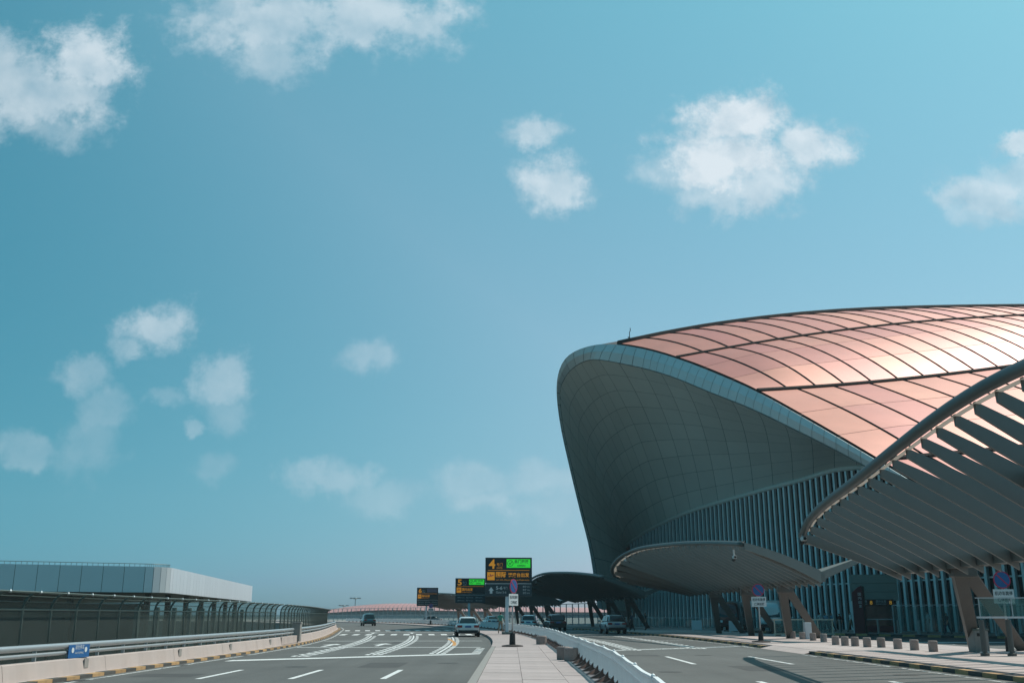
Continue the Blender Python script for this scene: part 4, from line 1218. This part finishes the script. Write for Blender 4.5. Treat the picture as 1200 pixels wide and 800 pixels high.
cg, cb, cw, ck, cn, ct = cloth('green', (.03, .26, .20)), cloth('blue', (.16, .30, .40)), cloth('white', (.6, .62, .62)), cloth('black', (.018, .02, .022)), cloth('navy', (.03, .045, .08)), cloth('khaki', (.22, .18, .13))
pp = on_px(586.5, 80); pp.z = .15
person('person in a green shirt walking a bicycle on the median', pp, R(-12), cg, ct, 1.72, 'push')
bk = thing('bicycle', 'dark bicycle pushed along the median by the person in green', 'bicycle', pp + Vector((.42, .55, 0)), R(-12))
for y in (-.52, .52):
    w = MB(); n = 28
    w.tube([(0, y + .33 * math.cos(2 * math.pi * k / n), .34 + .33 * math.sin(2 * math.pi * k / n)) for k in range(n + 1)], .022, 6)
    wo = w.build('wheel', tyre_m, bk, False)
    sp = MB()
    for k in range(8): sp.tube([(0, y, .34), (0, y + .32 * math.cos(k * math.pi / 4), .34 + .32 * math.sin(k * math.pi / 4))], .004, 4)
    sp.build('spokes', steel, wo, False)
fr = MB()
for a, b in (((0, -.52, .34), (0, -.14, .78)), ((0, -.52, .34), (0, -.05, .32)), ((0, -.05, .32), (0, -.18, .88)), ((0, -.05, .32), (0, .36, .76)), ((0, -.15, .76), (0, .34, .84)), ((0, .52, .34), (0, .34, .92))): fr.tube([a, b], .022, 6)
fr.build('frame', dsteel, bk, False)
MB().tube([(-.28, .26, 1.02), (-.2, .34, 1.0), (0, .34, .95), (.2, .34, 1.0), (.28, .26, 1.02)], .018, 6).build('handlebar', black_m, bk, False)
MB().box((0, -.2, .92), (.14, .26, .06)).build('saddle', black_m, bk, False, bevel=.02)
def at_term(u, t, z=.15): r = ray(u, 740); return Vector((r.x * t, r.y * t, z))
GR = [(962, 88, cw, cn, 'person in a white top, leftmost of the group near the glass wall', 'stand'), (969, 86, cb, cn, 'person in a pale blue shirt waiting beside the person in white', 'phone'),
      (976, 89, cb, ck, 'person in a blue shirt and black trousers in the middle of the waiting group', 'walk'), (985, 84, ck, ck, 'person all in black standing right of the waiting group', 'stand'),
      (998, 86, cw, ct, 'person in a white shirt by the maroon pylon sign', 'walk'), (1089, 80, cw, cw, 'person in white shirt and white trousers near the near canopy column', 'stand'), (1111, 76, ck, cn, 'person in a black top partly behind the near canopy column', 'walk'),
      (757, 96, ck, ck, 'person in black standing right of the silver hatchback', 'stand'), (741, 92, cn, ck, 'person loading at the silver hatchback in dark clothes', 'phone'), (855, 97, ck, cn, 'person in black behind the railing left of the minibus', 'stand')]
for k, (u, t, a, b, lab, ps_) in enumerate(GR):
    person(lab, at_term(u, t, .15 if not 735 < u < 745 else .152), R(random.uniform(0, 360)) if ps_ != 'walk' else R(100), a, b, random.uniform(1.62, 1.8), ps_)

# ================================================================== TERMINAL KERBSIDE FURNITURE
# slim posts along the terminal kerb
post_mm = MB()
post_mm.tube([(0, 0, 0), (0, 0, 1.0), (0, 0, 1.05), (0, 0, 1.08)], [.085, .085, .07, .02], 10)
post_mm = post_mm.mesh('kerb_post', mat('post_steel', (.25, .27, .26), .45, metal=.3))
def seg_points(pts, step, inset):
    out = []; 
    for a, b in zip(pts, pts[1:]):
        a, b = Vector((*a, 0)), Vector((*b, 0)); n = int((b - a).length / step); d = (b - a).normalized(); nn = Vector((-d.y, d.x, 0))
        if nn.x < 0: nn = -nn
        for k in range(n): out.append(a + d * step * (k + .5) + nn * inset)
    return out
pts = seg_points([(26, 86), (33.5, 74), (48, 61)], 1.9, .7)
ORD = 'first second third fourth fifth sixth seventh eighth ninth tenth eleventh twelfth thirteenth fourteenth fifteenth sixteenth seventeenth eighteenth'.split()
for i, p in enumerate(pts):
    o = bpy.data.objects.new('kerb_post', post_mm); COL.objects.link(o); o.location = (p.x, p.y, .15)
    tag(o, ORD[i] + ' slim grey steel post from the left in the row along the terminal kerb', 'bollard', 'steel posts along the terminal kerb')
# balustrade between the inner road and the terminal front
def balustrade(label, pts, step, h=1.15):
    p0 = pts[0]; o = thing('glass_balustrade', label, 'railing', (p0[0], p0[1], .15))
    q = []
    for a, b in zip(pts, pts[1:]):
        a, b = Vector((*a, .15)), Vector((*b, .15)); n = max(1, int((b - a).length / step))
        q += [a.lerp(b, k / n) for k in range(n)]
    q.append(Vector((*pts[-1], .15)))
    for a in q: MB().box((a.x, a.y, .15 + h / 2), (.09, .09, h)).build('post', steel, o)
    for a, b in zip(q, q[1:]):
        MB().quad(a + Vector((0, 0, .12)), b + Vector((0, 0, .12)), b + Vector((0, 0, h - .12)), a + Vector((0, 0, h - .12))).build('glass_panel', glass_clear, o)
        MB().beam(a + Vector((0, 0, h)), b + Vector((0, 0, h)), .07, .05).build('handrail', steel, o)
balustrade('long glass balustrade with steel posts in front of the terminal glass wall', [(12.8, 150.5), (17.2, 125.5), (22, 104.5), (25.5, 90)], 1.9)
balustrade('glass balustrade with steel rails behind the near canopy column', [(31, 84), (35, 75), (39.5, 67)], 2.1, 2.2)
# white notice boards
for (u, t, lab) in ((861, 84, 'white notice board on the island left of the no parking sign'), (817, 92, 'white notice board on short legs behind the railing, farther left')):
    p = at_term(u, t, .15); o = thing('notice_board', lab, 'board', p, R(4), 'white boards at the terminal railing')
    MB().box((0, 0, .55), (.95, .06, .85)).build('panel', white_paint, o, False, bevel=.02)
    for x in (-.36, .36): MB().box((x, 0, .07), (.06, .3, .14)).build('leg', steel, o, False)
# entrance vestibule
ev = thing('entrance_vestibule', 'green-grey entrance vestibule with black direction sign, right of the maroon pylon', 'entrance', at_term(1028, 84, .15), R(-16))
vgrey = mat('vestibule_panel', (.13, .20, .19), .4, metal=.3, rnd=.06); vdark = mat('vestibule_glass', (.012, .04, .042), .08); maroon = mat('maroon_metal', (.10, .018, .026), .5, noise=.1)
for k in range(3): MB().box((0, 0, 2.95 + k * .72), (3.7, 2.6, .70)).build('cladding_panel', vgrey, ev, False)
MB().box((0, 1.2, 1.3), (3.5, .1, 2.5)).build('back_wall', vdark, ev, False)
for x in (-1.75, 1.75): MB().box((x, 0, 1.3), (.2, 2.5, 2.6)).build('jamb', fin_m, ev, False)
for k in range(4): MB().box((-1.22 + k * .82, -1.22, 1.25), (.78, .05, 2.3)).build('door_leaf', vdark, ev, False)
MB().box((0, -1.26, .32), (3.3, .05, .5)).build('maroon_plinth', maroon, ev, False)
MB().box((-.2, -1.26, 1.1), (3.2, .06, .06)).build('door_rail', steel, ev, False)
db = MB().box((-.1, -1.38, 2.45), (3.0, .12, .5)).build('direction_sign', black_m, ev, False)
lamp_y = mat('sign_yellow', (.6, .36, .05), .5, emit=((.8, .45, .05), .3))
for x, t_ in ((-1.45, '国内出发'), (.05, '国际出发')):
    text(t_, .19, x, 2.45, sign_wh, db, -1.445, .78); text('DEPARTURES', .09, x, 2.28, sign_wh, db, -1.445, .78)
for x in (-.45, 1.08): text('8', .30, x, 2.29, lamp_y, db, -1.445, .2)
# maroon pylon
py = thing('pylon_sign', 'maroon slant-topped pylon sign with white vertical characters', 'sign', at_term(1008.5, 80.5, .15), R(-10))
mb = MB(); i = 0
prof = [(-.42, 0), (.36, 0), (.36, 3.75), (.05, 3.62), (-.42, 3.2)]
for y in (-.14, .14): mb.quad(*[(x, y, z) for x, z in prof])
for a, b in zip(prof, prof[1:] + prof[:1]): mb.quad((a[0], -.14, a[1]), (b[0], -.14, b[1]), (b[0], .14, b[1]), (a[0], .14, a[1]))
mb.build('panel', maroon, py, False)
MB().box((.46, 0, 1.85), (.16, .3, 3.7)).build('edge_strip', black_m, py, False)
for k, ch in enumerate('国内出发'): text(ch, .24, .02, 2.95 - k * .31, sign_wh, py, -.147, .24)
# shelter frame beside the rounded canopy's column: low barrier with a cream top bar
sb = thing('queue_barrier', 'low barrier with cream top bar and glass panels behind the rounded canopy column', 'barrier', at_term(942, 70, .15), R(-4))
cream = mat('cream_metal', (.55, .48, .38), .5)
for x in (-2.0, -1.0, 0, 1.0, 2.0): MB().box((x, 0, .55), (.08, .08, 1.1)).build('post', cream, sb, False)
MB().box((0, 0, 1.13), (4.3, .12, .09)).build('top_bar', cream, sb, False)
MB().box((0, 0, .16), (4.2, .1, .08)).build('bottom_bar', cream, sb, False)
for x in (-1.5, -.5, .5, 1.5): MB().box((x, 0, .65), (.88, .02, .8)).build('panel', glass_clear, sb, False)
# bin and white box near the same column
o = tag(MB().box((0, 0, .5), (.42, .42, 1.0)).build('utility_box', white_paint, bevel=.03), 'narrow white utility box standing behind the farthest bollards', 'box'); o.location = at_term(946.5, 62, .15)
wbx = thing('litter_bin', 'grey boxy litter bin with open lid against the near column foot', 'bin', gp(1148, 763.5, .15), R(8))
MB().box((0, 0, .42), (.62, .5, .84)).build('body', grey_conc, wbx, False, bevel=.02); MB().box((0, 0, .88), (.68, .56, .08)).build('lid', dsteel, wbx, False, bevel=.02); MB().box((0, -.26, .68), (.36, .02, .12)).build('slot', black_m, wbx, False)
# trolley rail at the right edge
tr = thing('trolley_rail', 'grey trolley barrier with two dark posts and clear panels at the right edge', 'barrier', gp(1154, 768, .15), R(-6))
for x in (0, .95, 2.3, 3.5):
    po = MB().tube([(x, -.05, 0), (x, -.05, .10), (x, -.05, .11), (x, -.05, 1.28)], [.16, .16, .10, .10], 12).build('post', mat('dark_post', (.10, .105, .10), .5, metal=.3), tr, False)
MB().beam((-.15, -.05, .12), (4.6, -.05, .12), .09, .07).build('low_rail', steel, tr, False)
MB().beam((-.1, .0, 1.36), (4.6, .0, 1.36), .18, .07).build('top_rail', white_paint, tr, False)
for k in range(4):
    MB().box((.55 + 1.16 * k, .03, 1.72), (1.12, .02, .62)).build('clear_panel', glass_clear, tr, False)
    MB().box((.02 + 1.16 * k, .03, 1.72), (.035, .035, .66)).build('panel_clip', steel, tr, False)
MB().beam((-.1, .03, 2.06), (4.6, .03, 2.06), .04, .04).build('upper_rail', steel, tr, False)
MB().box((3.1, 1.5, .75), (1.9, .06, 1.0), M=Matrix.Rotation(R(-35), 3, 'Y')).build('slatted_back', steel, tr, False)

# ================================================================== CCTV CAMERAS
def cctv(loc, label, rz=0.):
    o = thing('security_camera', label, 'camera', loc, rz, 'security cameras under the canopy rims')
    MB().tube([(0, 0, .35), (0, 0, 0)], .045, 6).build('stem', cctv_m, o, False)
    MB().box((0, -.12, -.08), (.17, .42, .17)).build('housing', cctv_m, o, False, bevel=.03)
    MB().tube([(0, -.33, -.08), (0, -.36, -.08)], .065, 10).build('lens', black_m, o, False)
    MB().tube([(0, .1, -.10), (0, .1, -.24), (0, .1, -.30)], [.11, .11, .04], 10).build('dome', black_m, o, False)
    return o
cctv(at(940.5, 629, 41.6), 'dark security camera at the far tip of the big near canopy')
cctv(at(860, 651, 56.2), 'dome security camera under the near corner of the rounded canopy')
cctv(at(733, 655, 86), 'white twin security camera under the far rounded end of the rounded canopy', R(40))
cctv(P(130, 10.6, 5.6), 'distant security camera hanging under the third canopy')

# ================================================================== FAR THINGS
ff = thing('tall_boundary_fence', 'tall pale far fence of posts and glass in front of the pink pier', 'fence', P(215, 24, 0))
fposts = MB().box((0, 0, 1.7), (.14, .14, 3.4)).mesh('post', mat('far_steel', (.22, .27, .29), .6))
fpan = mat('far_glass', (.28, .36, .40), .4, alpha=.5)
s = 150
while s < 370:
    p = P(s, 26, -.05); inst(fposts, 'post', ff, p - ff.location, hdg(s))
    a, b = P(s + .1, 26, 0), P(s + 2.9, 26, 0)
    MB().quad((a.x, a.y, .1), (b.x, b.y, .1), (b.x, b.y, 1.5), (a.x, a.y, 1.5)).build('glass_panel', fpan, ff)
    s += 3.0
for z in (1.55, 3.35): MB().tube([P(s, 26, z) for s in frange(150, 370, 4)], .06, 5).build('rail', MATS['far_steel'], ff)
pier = thing('far_pier', 'long low far-off terminal pier with pale pink roof on the horizon', 'building', (-60, 640, -7.4))
top = [(380, 719), (392, 717), (402, 713.5), (420, 710.6), (440, 708.6), (460, 707.4), (485, 707.2), (510, 708), (560, 709.5), (620, 711), (720, 712)]
rows = []
for (u, v) in top:
    c = at(u, v, 640); hgt = c.z
    rows.append([Vector((c.x, 640 - 26 + 8 * 0, max(2.8, hgt * .52))), Vector((c.x, 640 - 20, hgt * .78 + .5)), Vector((c.x, 640 - 10, hgt * .95)), Vector((c.x, 640, hgt)), Vector((c.x, 660, hgt * .9)), Vector((c.x, 690, 2))])
dense = []
for k in frange(0, len(rows) - 1, .25): dense.append([cr([r[j] for r in rows], k) for j in range(6)])
MB().grid(dense).build('roof', pier_roof, pier, smooth=True)
MB().prism([(dense[0][0].x, 617), (dense[-1][0].x, 617), (dense[-1][0].x, 680), (dense[0][0].x, 680)], -7.4, 3.4).build('glass_wall', mat('pier_glass', (.10, .17, .19), .3), pier)
rb_ = MB()
for k in frange(2, len(rows) - 1, .18):
    rb_.tube([cr([r[j] for r in rows], k) + Vector((0, -.2, .15)) for j in range(4)], .16, 4)
rb_.build('roof_ribs', mat('pier_rib', (.30, .17, .17), .6), pier)
def mast(u, v, t, label):
    p = at(u, v, t); o = thing('light_mast', label, 'light mast', (p.x, p.y, -7.4), group='high floodlight masts on the horizon')
    p.z += 7.4; MB().tube([(0, 0, 0), (0, 0, p.z)], [.5, .25], 8).build('pole', MATS['far_steel'], o, False)
    MB().tube([(0, 0, p.z - .6), (0, 0, p.z - .1), (0, 0, p.z + .4)], [1.2, 3.0, 2.4], 10).build('ring', MATS['far_steel'], o, False)
    for k in range(8):
        a = k * math.pi / 4; MB().box((3.6 * math.cos(a), 3.6 * math.sin(a), p.z), (1.2, 1.2, .8)).build('floodlight', MATS['far_steel'], o, False)
mast(416.5, 700.5, 760, 'taller floodlight mast above the pink pier')
mast(403, 709, 820, 'lower floodlight mast at the left end of the pink pier')

# ================================================================== HAZE
hz = MB().box((0, 480, 55.7), (1900, 1120, 128.4)).build('haze', None)
hm = bpy.data.materials.new('summer_haze'); hm.use_nodes = True
nt = hm.node_tree; nt.nodes.clear()
pv = N(nt, 'ShaderNodeVolumePrincipled'); pv.inputs['Color'].default_value = (.70, .88, .97, 1); pv.inputs['Density'].default_value = .0002; pv.inputs['Anisotropy'].default_value = .2
ou = N(nt, 'ShaderNodeOutputMaterial'); L(nt, pv.outputs[0], ou.inputs['Volume'])
hz.data.materials.append(hm)
tag(hz, 'thin pale summer haze filling the air', 'haze', kind='stuff')
